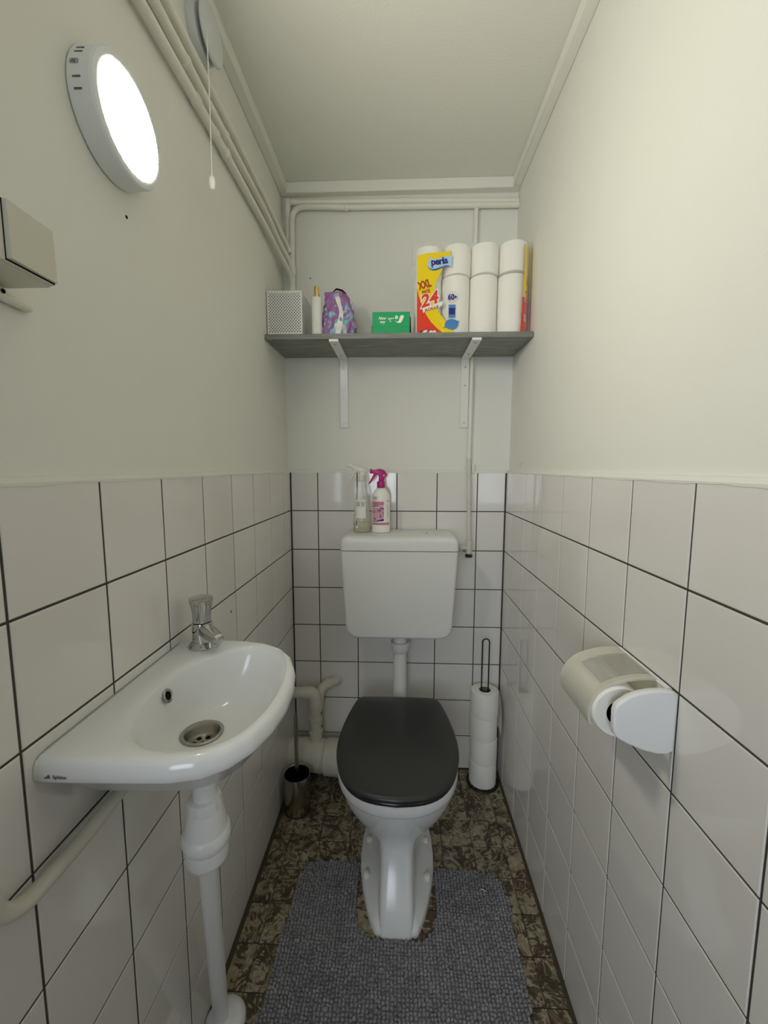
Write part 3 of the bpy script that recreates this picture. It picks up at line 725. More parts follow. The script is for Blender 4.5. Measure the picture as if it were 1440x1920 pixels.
def poly_fill(mb, pts, d, mi=0, n=10):
    """fan of strips: pts is (upper edge list, lower edge list) with equal length"""
    up, lo = densify(pts[0]), densify(pts[1])
    for i in range(len(up)-1):
        for k in range(n):
            q = []
            for ii, kk in ((i, k), (i+1, k), (i+1, k+1), (i, k+1)):
                t = kk/n; q.append(pk(lo[ii][0]+(up[ii][0]-lo[ii][0])*t, lo[ii][1]+(up[ii][1]-lo[ii][1])*t, d))
            mb.add(q, [(0,1,2,3)], mi)
up = [(48, 236), (54, 229), (62, 226.5), (70, 227), (78, 229.5), (86, 232.5), (94, 235), (102, 236), (110, 235), (118, 233)]
lo = [(41, 206), (48, 200), (56, 197.5), (64, 198), (72, 200), (80, 203), (90, 206), (99, 208), (107, 206), (116, 201)]
m = MB(); poly_fill(m, (up, lo), .0011); build('blue_ribbon', m, M['ribbon'], pack)
lo2 = [(a, b-5.5*sin(pi*min(1, (i+.6)/9.5))) for i, (a, b) in enumerate(lo)]
m = MB(); poly_fill(m, (lo, lo2), .0011); build('ribbon_shadow', m, M['ribbon_dark'], pack)
rot = lambda u, v, a, ox, oy: (ox + u*cos(a) - v*sin(a), oy + u*sin(a) + v*cos(a))
m = MB(); text_mb(m, 'perla', 28, lambda u, v: pk(*rot(u, v, .10, 53, 209), .0016), 1.1, 0, spacing=.92); build('lettering', m, M['navy'], pack)
m = MB(); text_mb(m, 'XXL', 25, lambda u, v: pk(*rot(u*.82, v*1.25, .27, 17, 137), .0016), 1.2, 0); text_mb(m, 'PACK', 12, lambda u, v: pk(*rot(u*.86, v*1.25, .24, 27, 123), .0016), .45, 0)
build('lettering', m, M['darkred'], pack)
a24 = .30
m = MB(); text_mb(m, '24', 50, lambda u, v: pk(*rot(u*1.12, v*1.02, a24, 23, 82), .0013), 4.0, .30); 
base = [(30, 66), (33, 69), (88, 88), (92, 104), (60, 90), (26, 84)]
m.add([pk(*p, .0012) for p in base], [tuple(range(len(base)))])
build('white_outline', m, M['label'], pack)
m = MB(); text_mb(m, '24', 50, lambda u, v: pk(*rot(u*1.12, v*1.02, a24, 23, 82), .0018), 1.4, .30); build('red_numerals', m, M['red'], pack)
m = MB(); text_mb(m, 'ROLLS', 11.5, lambda u, v: pk(*rot(u*1.35, v*.9, a24, 35, 70), .0018), .35, .15); build('lettering', m, M['darkred'], pack)
def disc(mb, u, v, r, d, n=24, r2=0, sx=1, sy=1):
    o_ = [pk(u+r*cos(2*pi*k/n)*sx, v+r*sin(2*pi*k/n)*sy, d) for k in range(n)]
    if r2:
        i_ = [pk(u+r2*cos(2*pi*k/n)*sx, v+r2*sin(2*pi*k/n)*sy, d) for k in range(n)]
        mb.add(o_+i_, [(k, (k+1) % n, n+(k+1) % n, n+k) for k in range(n)])
    else: mb.add(o_, [tuple(range(n))])
m = MB(); disc(m, 119.5, 113, 17, .0010, r2=15.2); build('badge_ring', m, M['lilac'], pack)
m = MB(); text_mb(m, '60', 23, lambda u, v: pk(106+u*.88, 105+v, .0016), .9, 0)
m.add([pk(*p, .0016) for p in ((127.5, 118), (135, 112), (127.5, 108))], [(0,1,2)]); build('lettering', m, M['navy'], pack)
m = MB()
for v0, v1 in ((74, 90), (51, 60)): m.add([pk(109, v0, .001), pk(130, v0, .001), pk(130, v1, .001), pk(109, v1, .001)], [(0,1,2,3)])
disc(m, 119, 31, 20, .0011, sx=1.05, sy=.80); build('blue_print', m, M['blue'], pack)
m = MB(); m.add([pk(109.5, 60, .001), pk(129.5, 60, .001), pk(129.5, 80, .001), pk(109.5, 80, .001)], [(0,1,2,3)])
build('navy_print', m, M['navy'], pack)
for q in ([(13, 4), (22, 13), (36, 12), (34, 2)], [(36, 10), (44, 16), (54, 17), (50, 12)]): build('navy_print', MB().add([pk(a, b, .0012) for a, b in q], [(0,1,2,3)]), M['navy'], pack)
m = MB(); disc(m, 137, 38, 3.5, .0014, r2=1.8, sx=1.7); build('tag_print', m, M['ribbon_dark'], pack)
m = MB(); disc(m, 98, 22.5, 3.2, .0014, r2=1.7, sx=1.3); build('tag_print', m, M['ribbon_dark'], pack)
m = MB()
for q in ([(22, 4), (34, 14), (46, 15), (36, 4)], [(46, 5), (52, 14), (62, 12), (58, 4)], [(60, 9), (66, 15), (72, 9), (66, 4)]): m.add([pk(a, b, .0015) for a, b in q], [(0,1,2,3)])
build('crystal_print', m, M['label'], pack)
# right-hand edge of the print, wrapped round the side of the pack
m = [MB(), MB(), MB(), MB()]
sx0 = px0 + 4*pw + .0015
def sd(u, v, d=.0008):
    if u > 0: return (sx0 + u/1000*.08 + d, film_y(sx0) - .0012 + .018 + u/1000, SZ1 + v/1000)
    t = min(1, max(0, (u+24)/24)); return (sx0 + u/1000 + d*t, film_y(sx0+u/1000) - .0012 + .018*t**2.2, SZ1 + v/1000)
def quad4(mb, u0, u1, v0, v1):
    for k in range(6): a, b = u0+(u1-u0)*k/6, u0+(u1-u0)*(k+1)/6; mb.add([sd(a, v0), sd(b, v0), sd(b, v1), sd(a, v1)], [(0,1,2,3)])
for v0, v1, c in ((2, 20, 1), (20, 60, 1), (60, 108, 1), (108, 160, 0), (160, 262, 0)):
    u0 = {2: -25, 20: -23.5, 60: -22, 108: -20.5, 160: -19}[v0]; quad4(m[c], u0, 0, v0, v1); quad4(m[c], 0, 30, v0, v1)
build('yellow_print', m[0], M['yellow'], pack); build('red_print', m[1], M['red'], pack)
mm = MB(); text_mb(mm, '2', 34, lambda u, v: (lambda p: (p[0]+.0006, p[1]-.0008, p[2]))(sd(-16+u*.60+v*.08, 98+v*1.25)), 2.2); build('white_outline', mm, M['label'], pack)
mm = MB(); text_mb(mm, '2', 34, lambda u, v: (lambda p: (p[0]+.001, p[1]-.0013, p[2]))(sd(-16+u*.60+v*.08, 98+v*1.25)), .4); build('red_numerals', mm, M['red'], pack)
mm = MB(); text_mb(mm, 'XXL', 18, lambda u, v: (lambda p: (p[0]+.001, p[1]-.0013, p[2]))(sd(-10+u*.6, 148+v*1.1)), .6); build('lettering', mm, M['darkred'], pack)
mm = MB(); 
for k in range(7): mm.add([(lambda p: (p[0]+.0006, p[1]-.0008, p[2]))(sd(a, b)) for a, b in ((-17, 36+k*3.2), (-7, 37+k*3.2), (-7, 39+k*3.2), (-17, 38+k*3.2))], [(0,1,2,3)])
build('blue_print', mm, M['lilac'], pack)

# ------------------------------------------------------------------ cistern
ct = thing('toilet_cistern', 'white plastic toilet cistern hung on the tiled back wall', 'cistern', (.314, 0, .63))
def rrect(x0, x1, y0, y1, r, z, n=6, rb=.004):
    """rounded rectangle ring; front corners (y0) rounded by r, back by rb"""
    pts = []
    for (cx_, cy_, a0, rr) in ((x1-r, y0+r, -pi/2, r), (x1-rb, y1-rb, 0, rb), (x0+rb, y1-rb, pi/2, rb), (x0+r, y0+r, pi, r)):
        for k in range(n+1): a = a0 + pi/2*k/n; pts.append((cx_+rr*cos(a), cy_+rr*sin(a), z))
    return pts
CF = -.200
m = MB()   # front outline seen from the front has rounded lower corners: build by rounded prism along y
def front_outline(x0t, x1t, x0b, x1b, zb, zt, r, n=8):
    pts = [(x0t, zt)]
    for k in range(n+1): a = pi + pi/2*k/n; pts.append((x0b+r+r*cos(a), zb+r+r*sin(a)))
    for k in range(n+1): a = -pi/2 + pi/2*k/n; pts.append((x1b-r+r*cos(a), zb+r+r*sin(a)))
    pts.append((x1t, zt)); return pts
def offset_ring(o2, y, s): 
    cx_, cz_ = .314, .80
    return [(cx_+(x-cx_)*(1-s/.19), y, cz_+(z-cz_)*(1-s/.16) if z < .90 else z) for x, z in o2]
o2 = front_outline(.1125, .5155, .1280, .5000, .6285, .9385, .045)
rings = [offset_ring(o2, y, s) for y, s in ((-.0025, .010), (-.06, .006), (-.14, .002), (-.182, 0), (-.193, .0016), (-.1985, .005), (CF, .011))]
m.loft(rings); build('tank', m, M['cistern_plastic'], ct, angle=50)
o3 = []
n = 8; x0, x1, z0, z1, r = .1112, .5168, .9412, .9895, .026
o3.append((x0, z0)); o3.append((x1, z0))
for k in range(n+1): a = pi/2*k/n; o3.append((x1-r+r*cos(a), z1-r+r*sin(a)))
for k in range(n+1): a = pi/2+pi/2*k/n; o3.append((x0+r+r*cos(a), z1-r+r*sin(a)))
def lid_ring(y, s): return [(.314+(x-.314)*(1-s/.20), y, z if z < .945 else .9395+(z-.9395)*(1-s/.05)) for x, z in o3]
m = MB(); m.loft([lid_ring(y, s) for y, s in ((-.003, .004), (-.02, .001), (-.17, 0), (-.190, .0012), (-.198, .005), (-.2015, .010), (-.2025, .017))])
build('lid', m, M['cistern_plastic'], ct, angle=50)
build('collar', MB().lathe([(.034, .030), (.0345, .012), (.0335, .004), (.030, -.004), (.0275, -.010)], (.3185, -.110, .556), 28), M['plastic'], ct)
build('flush_pipe', MB().tube(bend([(.3185, -.110, .605), (.3185, -.110, .345), (.3185, -.190, .335)], .05), .0245, 24), M['plastic'], ct)
build('chip_mark', MB().box((.4105, -.125, .9893), (.4135, -.105, .9898)), M['card'], ct)

# ------------------------------------------------------------------ toilet
TX = .3135
to = thing('toilet', 'white pedestal toilet with a closed charcoal lid below the cistern', 'toilet', (TX, -.42, 0))
half = [(0, -.651), (.040, -.6475), (.075, -.640), (.108, -.6235), (.136, -.595), (.157, -.555), (.1715, -.505), (.1785, -.450), (.1770, -.394), (.1670, -.312), (.1500, -.232), (.1415, -.2045), (.1310, -.1935), (.120, -.1915), (.060, -.189), (0, -.188)]
def resample(pts, n):
    P = [Vector(p) for p in pts]; L_ = [0]
    for a, b in zip(P[:-1], P[1:]): L_.append(L_[-1] + (b-a).length)
    out = []; j = 0
    for k in range(n):
        s_ = L_[-1]*k/(n-1)
        while j < len(P)-2 and L_[j+1] < s_: j += 1
        t = (s_-L_[j])/max(1e-9, L_[j+1]-L_[j]); out.append(P[j].lerp(P[j+1], t))
    return out
def smooth(pts, it=2):
    for _ in range(it):
        q = [pts[0]]
        for a, b in zip(pts[:-1], pts[1:]): q += [a*.75+b*.25, a*.25+b*.75]
        pts = q + [pts[-1]]
    return pts
hs = resample(smooth([Vector((x, y, 0)) for x, y in half]), 40)
full = [(p.x, p.y) for p in hs] + [(-p.x, p.y) for p in hs[-2:0:-1]]
def lid_outline(s, z, dy=0): 
    out = []
    for x, y in full:
        r_ = max(1e-6, sqrt(x*x + (y+.42)**2)); k = (r_ - s)/r_
        out.append((TX + x*k, -.42 + (y+.42)*k + dy, z))
    return out
m = MB(); m.loft([lid_outline(.006, .4055), lid_outline(.0015, .4058), lid_outline(0, .4085), lid_outline(.0012, .4130), lid_outline(.005, .4165), lid_outline(.014, .4187), lid_outline(.05, .4205), lid_outline(.10, .4215)], True, True)
build('lid', m, M['lid'], to, angle=60)
m = MB(); m.loft([lid_outline(.010, .3925), lid_outline(.004, .3930), lid_outline(.002, .3965), lid_outline(.004, .4025), lid_outline(.012, .4050)])
build('seat', m, M['seat'], to, angle=60)
for sx_ in (-.075, .075): build('hinge', MB().tube([(TX+sx_-.02, -.197, .402), (TX+sx_+.02, -.197, .402)], .009, 12), M['seat'], to)
# bowl and pedestal, one lofted body
def egg(w_, yf, yb, yc, z, p=2.2, n=72):
    pts = []
    for k in range(n):
        a = 2*pi*k/n; c_, s_ = cos(a), sin(a)
        x = w_*math.copysign(abs(c_)**(2/p), c_); l_ = (yb-yc) if s_ > 0 else (yc-yf)
        pts.append((TX+x, yc+l_*math.copysign(abs(s_)**(2/p), s_), z))
    return pts
secs = [(.0535, -.628, -.22, -.42, .0, 7), (.0530, -.6255, -.22, -.42, .02, 7), (.0515, -.604, -.22, -.42, .06, 6.5), (.0508, -.572, -.22, -.41, .105, 5.5), (.0525, -.548, -.22, -.41, .145, 4.5),
        (.0600, -.537, -.22, -.41, .168, 3.6), (.0760, -.536, -.215, -.42, .187, 3.0), (.1000, -.544, -.21, -.43, .208, 2.6), (.1250, -.560, -.205, -.44, .235, 2.4), (.1420, -.578, -.20, -.44, .262, 2.3), (.1540, -.595, -.20, -.445, .290, 2.25),
        (.1610, -.608, -.20, -.445, .315, 2.25), (.1650, -.618, -.20, -.445, .338, 2.25), (.1660, -.621, -.20, -.445, .346, 2.25), (.1715, -.633, -.198, -.445, .350, 2.25), (.1730, -.638, -.198, -.445, .357, 2.25), (.1735, -.640, -.198, -.445, .385, 2.25), (.1710, -.636, -.2, -.445, .3915, 2.25), (.150, -.61, -.22, -.445, .3922, 2.25)]
m = MB(); m.loft([egg(*s_[:4], s_[4], s_[5]) for s_ in secs])
build('bowl', m, M['ceramic'], to, angle=60)
fh = [(0, -.6215), (.0525, -.6215), (.064, -.606), (.080, -.570), (.098, -.510), (.1095, -.450), (.1130, -.400), (.1110, -.340), (.1010, -.270), (.085, -.210), (.055, -.180), (0, -.178)]
fo = resample(fh, 44); ff = [(p[0], p[1]) for p in [tuple(v) for v in fo]]
ff = ff + [(-x, y) for x, y in ff[-2:0:-1]]
def foot(k, z, ky=1): return [(TX+x*k, -.40+(y+.40)*ky, z) for x, y in ff]
m = MB(); m.loft([foot(1, 0), foot(1.0, .016), foot(.985, .021, .980), foot(.95, .0245, .955), foot(.70, .040, .90), foot(.50, .062, .80), foot(.44, .10, .65)])
build('foot', m, M['ceramic'], to, angle=50)
for bx_, by_ in ((.2237, -.3723), (.4029, -.3684), (.2238, -.4864), (.4026, -.4855)):
    build('bolt_cap', MB().lathe([(.0100, -.006), (.0104, .004), (.0088, .0085), (.005, .0105), (.001, .0108)], (bx_, by_, .0325), 16), M['cream'], to)
build('outlet', MB().tube([(TX-.10, -.135, .112), (TX-.02, -.15, .13), (TX, -.23, .16)], [.050, .050, .052], 24), M['ceramic'], to)

# ------------------------------------------------------------------ waste pipes in the back corner
sp = thing('soil_pipe', 'thick cream waste pipe low in the back left corner behind the brush', 'pipe', (.05, -.09, .11))
build('pipe', MB().tube([(XL+.0005, -.085, .112), (.22, -.112, .112)], .0575, 32), M['pvc'], sp)
build('branch', MB().tube([(-.058, -.0885, .112), (.028, -.0975, .112)], .0602, 32), M['pvc'], sp)
build('socket', MB().tube([(.034, -.0985, .112), (.040, -.099, .112), (.105, -.1055, .112)], [.0600, .0648, .0648], 32), M['pvc'], sp)
build('wall_flange', MB().tube([(XL+.0004, -.085, .112), (XL+.003, -.0853, .112)], .0595, 32), M['pvc'], sp)
wp = thing('waste_pipe', 'slim cream waste pipe elbowing down into the thick one in the back left corner', 'pipe', (-.006, -.08, .28))
wy_ = -.082
build('pipe', MB().tube(bend([(XL+.0005, wy_, .3595), (-.0055, wy_, .3595), (-.0055, wy_, .165)], .034, 10), .0205, 24), M['pvc'], wp)
build('elbow', MB().tube(bend([(-.058, wy_, .3595), (-.0055, wy_, .3595), (-.0055, wy_, .285)], .036, 10), .0238, 24), M['pvc'], wp)
for z, r_, L_ in ((.305, .0252, .012), (.248, .0245, .030), (.258, .0262, .006), (.188, .0240, .036), (.203, .0262, .007)):
    build('collar', MB().tube([(-.0055, wy_, z-L_/2), (-.0055, wy_, z+L_/2)], r_, 24), M['pvc'], wp)
build('branch', MB().tube(bend([(-.0055, wy_+.004, .268), (.004, wy_+.020, .335), (.016, wy_+.038, .366), (.066, -.0005, .370)], .022), .0185, 20), M['pvc'], wp)
build('collar', MB().tube([(.027, wy_+.0505, .3668), (.041, wy_+.0615, .3680)], .0212, 20), M['pvc'], wp)
build('collar', MB().tube([(-.0015, wy_+.010, .290), (.003, wy_+.018, .326)], .0212, 20), M['pvc'], wp)
build('sealant', MB().lathe([(.026, .0), (.024, -.005), (.019, -.007)], (.064, -.0005, .369), 16, 'y'), M['pvc'], wp)

# ------------------------------------------------------------------ toilet brush
tb = thing('toilet_brush', 'toilet brush in a brushed steel cylinder in the left back corner', 'toilet brush', (-.045, -.226, 0))
bc = (-.045, -.226, 0)
build('holder', MB().lathe([(.044, .0), (.0455, .003), (.0455, .137), (.0448, .1395), (.0436, .1385), (.0432, .012), (.001, .010)], bc, 40, cap=False), M['steel'], tb)
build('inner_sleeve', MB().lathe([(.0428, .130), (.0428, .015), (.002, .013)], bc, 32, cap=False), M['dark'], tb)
build('holder_base', MB().lathe([(.0445, .0), (.0462, .002), (.0458, .005)], bc, 32), M['black'], tb)
build('handle', MB().tube([(-.045, -.226, .10), (-.0452, -.226, .355), (-.0452, -.226, .362)], [.0074, .0074, .006], 14), M['steel'], tb)
build('bristles', MB().lathe([(.012, .02), (.034, .03), (.036, .09), (.02, .105), (.006, .108)], bc, 24), M['dark'], tb)

# ------------------------------------------------------------------ spare roll stand
rs = thing('toilet_roll_stand', 'black wire stand holding a column of toilet rolls in the right back corner', 'stand', (.643, -.066, 0))
rc = Vector((.643, -.066, 0))
m = MB(); ringp = [(rc.x+.0595*cos(2*pi*k/40), rc.y+.0595*sin(2*pi*k/40), .0032) for k in range(41)]; m.tube(ringp, .0030, 8, cap=False)
ringq = [(rc.x+.055*cos(2*pi*k/40), rc.y+.055*sin(2*pi*k/40), .0032) for k in range(41)]; m.tube(ringq, .0016, 6, cap=False)
m.tube([(rc.x-.0595, rc.y, .0032), (rc.x+.0595, rc.y, .0032)], .0028, 8); build('base_ring', m, M['black'], rs)
lp = [(rc.x-.0128, rc.y, .0032), (rc.x-.0128, rc.y, .568)] + [(rc.x-.0128*cos(pi*k/10), rc.y, .568+.0128*sin(pi*k/10)) for k in range(1, 10)] + [(rc.x+.0128, rc.y, .568), (rc.x+.0128, rc.y, .0032)]
build('loop_handle', MB().tube(lp, .0026, 10), M['black'], rs)
SR, SH = .0515, .0935
mbr = roll_mesh(SR, SH-.0006, .0215)
me_s = bpy.data.meshes.new('toilet_roll_on_stand'); me_s.from_pydata(mbr.v, [], mbr.f)
for k_ in ('tissue', 'card'): me_s.materials.append(M[k_])
me_s.polygons.foreach_set('material_index', mbr.mi); me_s.polygons.foreach_set('use_smooth', [True]*len(me_s.polygons)); me_s.set_sharp_from_angle(angle=math.radians(40)); me_s.update()
labs = ['lowest white toilet roll in the column on the black wire stand', 'second white toilet roll from the floor on the black wire stand',
        'third white toilet roll from the floor on the black wire stand', 'topmost toilet roll on the wire stand with a loose sheet hanging']
for k in range(4):
    o = bpy.data.objects.new('toilet_roll', me_s); COL.objects.link(o)
    o.location = (rc.x + (0, .001, -.0012, .0006)[k], rc.y + (0, -.001, .001, 0)[k], .0065 + k*SH); o.rotation_euler = (0, 0, k*1.3)
    o.scale = ((1.0, .985, .992, 1.01)[k],)*2 + (1,)
    tag(o, labs[k], 'toilet roll', 'spare rolls on the wire stand')
    if k == 3:
        zt = o.location.z; m = MB(); rows_ = []
        for j in range(9):
            t = j/8; xx = rc.x + SR + .002 + .007*sin(t*2.4); rows_.append([(xx - abs(i-4)*.0012, rc.y - .044 + i*.0105, zt + SH*.93 - t*.150 + .004*sin(i*1.1)*t) for i in range(9)])
        fs = [(a*9+b, a*9+b+1, (a+1)*9+b+1, (a+1)*9+b) for a in range(8) for b in range(8)]
        m.add([p for r_ in rows_ for p in r_], fs)
        m.v += [(x+.0008, y, z) for x, y, z in m.v]; m.f += [tuple(i+81 for i in f) for f in fs]; m.mi += [0]*len(fs)
        R_ = Matrix.Rotation(-k*1.3, 3, 'Z')
        me = bpy.data.meshes.new('loose_sheet'); me.from_pydata([tuple(R_ @ (Vector(v) - Vector(o.location))) for v in m.v], [], m.f); me.materials.append(M['tissue']); me.polygons.foreach_set('use_smooth', [True]*len(me.polygons)); me.update()
        ls = bpy.data.objects.new('loose_sheet', me); COL.objects.link(ls); ls.parent = o

# ------------------------------------------------------------------ spray bottles on the cistern
CZ = .9897
pb = thing('spray_bottle', 'white spray bottle with a magenta trigger head and pink label on the cistern', 'bottle', (.2478, -.098, CZ))
pc = (.2478, -.098, CZ)
build('body', MB().lathe([(.030, 0), (.0325, .002), (.0328, .030), (.0325, .110), (.0318, .1325), (.0300, .136), (.0285, .141), (.0215, .151), (.0155, .158), (.0125, .160)], pc, 40, sy=.72), M['bottle_white'], pb, angle=30)
build('neck', MB().lathe([(.0135, .160), (.0142, .1615), (.0142, .180), (.0120, .183)], pc, 24), M['magenta'], pb)
tp = [(-.034, .213), (-.037, .218), (-.034, .223), (-.024, .2245), (-.019, .2235), (-.012, .2265), (-.002, .2275), (.009, .2245), (.017, .217), (.0215, .207), (.019, .200), (.013, .192), (.010, .182), (-.008, .182), (-.0075, .198), (-.009, .206), (-.014, .206), (-.020, .200), (-.030, .186), (-.038, .176), (-.043, .1735), (-.0445, .176), (-.039, .185), (-.031, .199), (-.026, .208), (-.029, .2115)]
build('trigger_head', MB().prism([(pc[0]+a, CZ+b) for a, b in tp], 'y', -.098-.0085, -.098+.0085, .0022, 2), M['magenta'], pb, angle=35)
build('nozzle', MB().tube([(pc[0]-.030, -.098, CZ+.2185), (pc[0]-.039, -.098, CZ+.2185)], [.0085, .0078], 14), M['magenta'], pb)
build('pivot_cap', MB().lathe([(.003, 0), (.0026, -.0012)], (pc[0]+.011, -.1068, CZ+.2035), 12, 'y'), mat('pale_pink', (0.85, 0.5, 0.65), .3), pb)
def bl(u, v, d=.0004, c=pc, r=.0329, sy=.72):
    """u across the front in metres from the middle, v height"""
    a = u/r; a = max(-1.45, min(1.45, a)); rr = r + d
    return (c[0]+rr*sin(a), c[1]-(rr*sy)*cos(a), c[2]+v)
def patch(mb, u0, u1, f0, f1, d=.0004, n=10, **k):
    for i in range(n):
        a, b = u0+(u1-u0)*i/n, u0+(u1-u0)*(i+1)/n
        mb.add([bl(a, f0(a), d, **k), bl(b, f0(b), d, **k), bl(b, f1(b), d, **k), bl(a, f1(a), d, **k)], [(0,1,2,3)])
K = lambda v: (lambda u: v)
for a_ in ((-.036, .011, .0985, .1115), (-.036, .037, .0285, .0365), (.024, .034, .113, .116)):
    m = MB(); patch(m, a_[0], a_[1], K(a_[2]), K(a_[3]), n=16); build('pink_print', m, M['pink'], pb)
m = MB(); patch(m, -.034, .011, K(.045), K(.091)); build('blossom_print', m, M['blossom'], pb)
m = MB(); arc = lambda u: .0915 + .0035*cos((u+.012)*60)
patch(m, -.036, .011, lambda u: arc(u)-.0005, lambda u: arc(u)+.0032*max(.15, 1-abs(u+.024)*26), .0007); build('navy_print', m, M['navy'], pb); m = MB()
arc2 = lambda u: .0425 + .000*u
patch(m, -.034, .011, lambda u: .0400+.22*max(0, u+.022)*.35, lambda u: .0430+.35*max(0, u+.018)*.8, .0007); build('navy_print', m, M['navy'], pb)
m = MB(); nn = 24
for k in range(nn):
    a0, a1 = 2*pi*k/nn, 2*pi*(k+1)/nn
    m.add([bl(-.023+.0105*r_*cos(a), .1245+.0065*r_*sin(a), .0005) for r_, a in ((1, a0), (1, a1), (.86, a1), (.86, a0))], [(0,1,2,3)])
patch(m, -.029, -.017, K(.1232), K(.1262), .0005); patch(m, -.031, -.018, K(.1150), K(.1158), .0005)
for j in range(9): patch(m, .024, .032, K(.078+.0045*j-.02), K(.0788+.0045*j-.02), .0004, 3)
build('grey_print', m, M['ink'], pb)
cbt = thing('spray_bottle', 'clear spray bottle with a little yellowish liquid and white label on the cistern', 'bottle', (.179, -.094, CZ))
cc = (.179, -.094, CZ)
prof = [(.029, 0), (.0315, .003), (.0318, .030), (.0305, .060), (.0275, .095), (.0230, .130), (.0175, .160), (.0135, .178), (.0125, .186)]
build('body', MB().lathe(prof, cc, 36, sy=.78), M['clear'], cbt, angle=60)
build('liquid', MB().lathe([(.0280, .0015), (.0303, .004), (.0306, .034), (.0300, .0352)], cc, 36, sy=.78), M['liquid'], cbt, angle=60)
build('dip_tube', MB().tube([(.179, -.094, CZ+.008), (.178, -.094, CZ+.19)], .0022, 8), M['frost'], cbt)
build('neck', MB().lathe([(.0135, .182), (.0140, .184), (.0138, .200), (.011, .203)], cc, 24), M['frost'], cbt)
tp2 = [(-.052, .232), (-.053, .243), (-.040, .245), (-.028, .239), (-.010, .236), (.004, .232), (.018, .226), (.023, .220), (.020, .215), (.010, .214), (.009, .202), (-.007, .202), (-.008, .214), (-.016, .218), (-.026, .208), (-.036, .190), (-.046, .172), (-.050, .172), (-.046, .186), (-.036, .208), (-.030, .221), (-.034, .229)]
build('trigger_head', MB().prism([(cc[0]+a, CZ+b) for a, b in tp2], 'y', -.094-.0075, -.094+.0075, .002, 2), M['frost'], cbt, angle=35)
lb = dict(c=cc, r=.0310, sy=.80)
m = MB(); patch(m, -.022, .016, K(.052), K(.118), .0005, **lb); build('label', m, M['label'], cbt)
m = MB(); patch(m, -.019, -.004, K(.094), K(.110), .0011, **lb); patch(m, .000, .012, K(.094), K(.110), .0011, **lb); patch(m, -.019, .012, K(.112), K(.1135), .0011, **lb)
patch(m, -.021, -.019, K(.060), K(.070), .0011, **lb); build('label_print', m, M['label_grey'], cbt)
m = MB(); patch(m, -.022, -.012, K(.017), K(.047), .0012, 4, **lb); build('sticker', m, M['label'], cbt)
m = MB(); patch(m, -.020, -.0145, K(.024), K(.044), .0018, 4, **lb); build('sticker_print', m, M['ink'], cbt)

# ------------------------------------------------------------------ hand basin
sk = thing('hand_basin', 'small white ceramic hand basin on the left wall', 'basin', (0, -.97, .80))
W_ = XL + .0006
outer = [(W_, -1.150), (-.060, -1.150), (.000, -1.149), (.050, -1.147), (.085, -1.139), (.112, -1.121), (.133, -1.090), (.146, -1.050), (.1515, -1.005), (.1490, -.955), (.140, -.908), (.122, -.865), (.094, -.832), (.058, -.812), (.015, -.803), (-.030, -.801), (-.070, -.806), (W_, -.818)]
NB = 120
op = [tuple(p)[:2] for p in resample([Vector((x, y, 0)) for x, y in outer], 90)] 
back = [(W_, -.818 - (1.150-.818)*k/31) for k in range(1, 31)]
O_ = op + back                                             # closed outline, counter-clockwise from the near wall corner
bcx, bcy = .036, -.968
inner_pts = [(-.0505, -1.055), (-.0570, -1.025), (-.0590, -.985), (-.0540, -.940), (-.041, -.900), (-.010, -.858), (.028, -.834), (.068, -.832), (.100, -.852), (.121, -.890), (.1325, -.945), (.1345, -1.005), (.128, -1.055), (.113, -1.092), (.087, -1.117), (.050, -1.126), (.018, -1.123), (-.010, -1.112), (-.034, -1.090)]
ang = lambda p: math.atan2(p[1]-bcy, p[0]-bcx)
def smooth_closed(pts, it=3):
    for _ in range(it):
        q = []
        for a, b in zip(pts, pts[1:]+pts[:1]): q += [(a[0]*.75+b[0]*.25, a[1]*.75+b[1]*.25), (a[0]*.25+b[0]*.75, a[1]*.25+b[1]*.75)]
        pts = q
    return pts
ip = smooth_closed(inner_pts)
def ray_inner(a):
    """distance to the inner rim along angle a"""
    d = (cos(a), sin(a)); best = None
    for p, q in zip(ip, ip[1:]+ip[:1]):
        ex, ey = q[0]-p[0], q[1]-p[1]; den = d[0]*ey - d[1]*ex
        if abs(den) < 1e-12: continue
        px_, py_ = p[0]-bcx, p[1]-bcy
        t = (px_*ey - py_*ex)/den; u = (px_*d[1] - py_*d[0])/den
        if t > 0 and -1e-6 <= u <= 1+1e-6: best = t if best is None else min(best, t)
    return best
I_ = []
for p in O_:
    a = ang(p); r_ = ray_inner(a); I_.append((bcx+r_*cos(a), bcy+r_*sin(a)))
DR = (.000, -.962)
def mixp(A, B, t): return [(a[0]+(b[0]-a[0])*t, a[1]+(b[1]-a[1])*t) for a, b in zip(A, B)]
def inset(A, s, wall=True):
    out = []
    for x, y in A:
        dx, dy = bcx-x, bcy-y; l_ = sqrt(dx*dx+dy*dy)
        if x < W_+.0008: out.append((x, y + (s if y < bcy else -s)*min(1, abs(y-bcy)/.16)))
        else: out.append((x+dx/l_*s, y+dy/l_*s))
    return out
def ring3(A, z): return [(x, y, z) for x, y in A]
drc = [(DR[0]+.030*cos(ang(p)), DR[1]+.030*sin(ang(p))) for p in O_]
ZR = .8850
under = [(DR[0]+.045*cos(ang(p)), DR[1]+.045*sin(ang(p))) for p in O_]
rings = [ring3(under, .768), ring3(mixp(under, inset(O_, .03), .45), .778), ring3(mixp(under, inset(O_, .02), .75), .808), ring3(inset(O_, .032), .838), ring3(inset(O_, .012), .851), ring3(inset(O_, .004), .8555), ring3(O_, .8605),
         ring3(inset(O_, -.0004), .868), ring3(inset(O_, .0010), .876), ring3(inset(O_, .0040), .8815), ring3(inset(O_, .0085), .8842), ring3(inset(O_, .0120), ZR)]
Od = inset(O_, .0120)
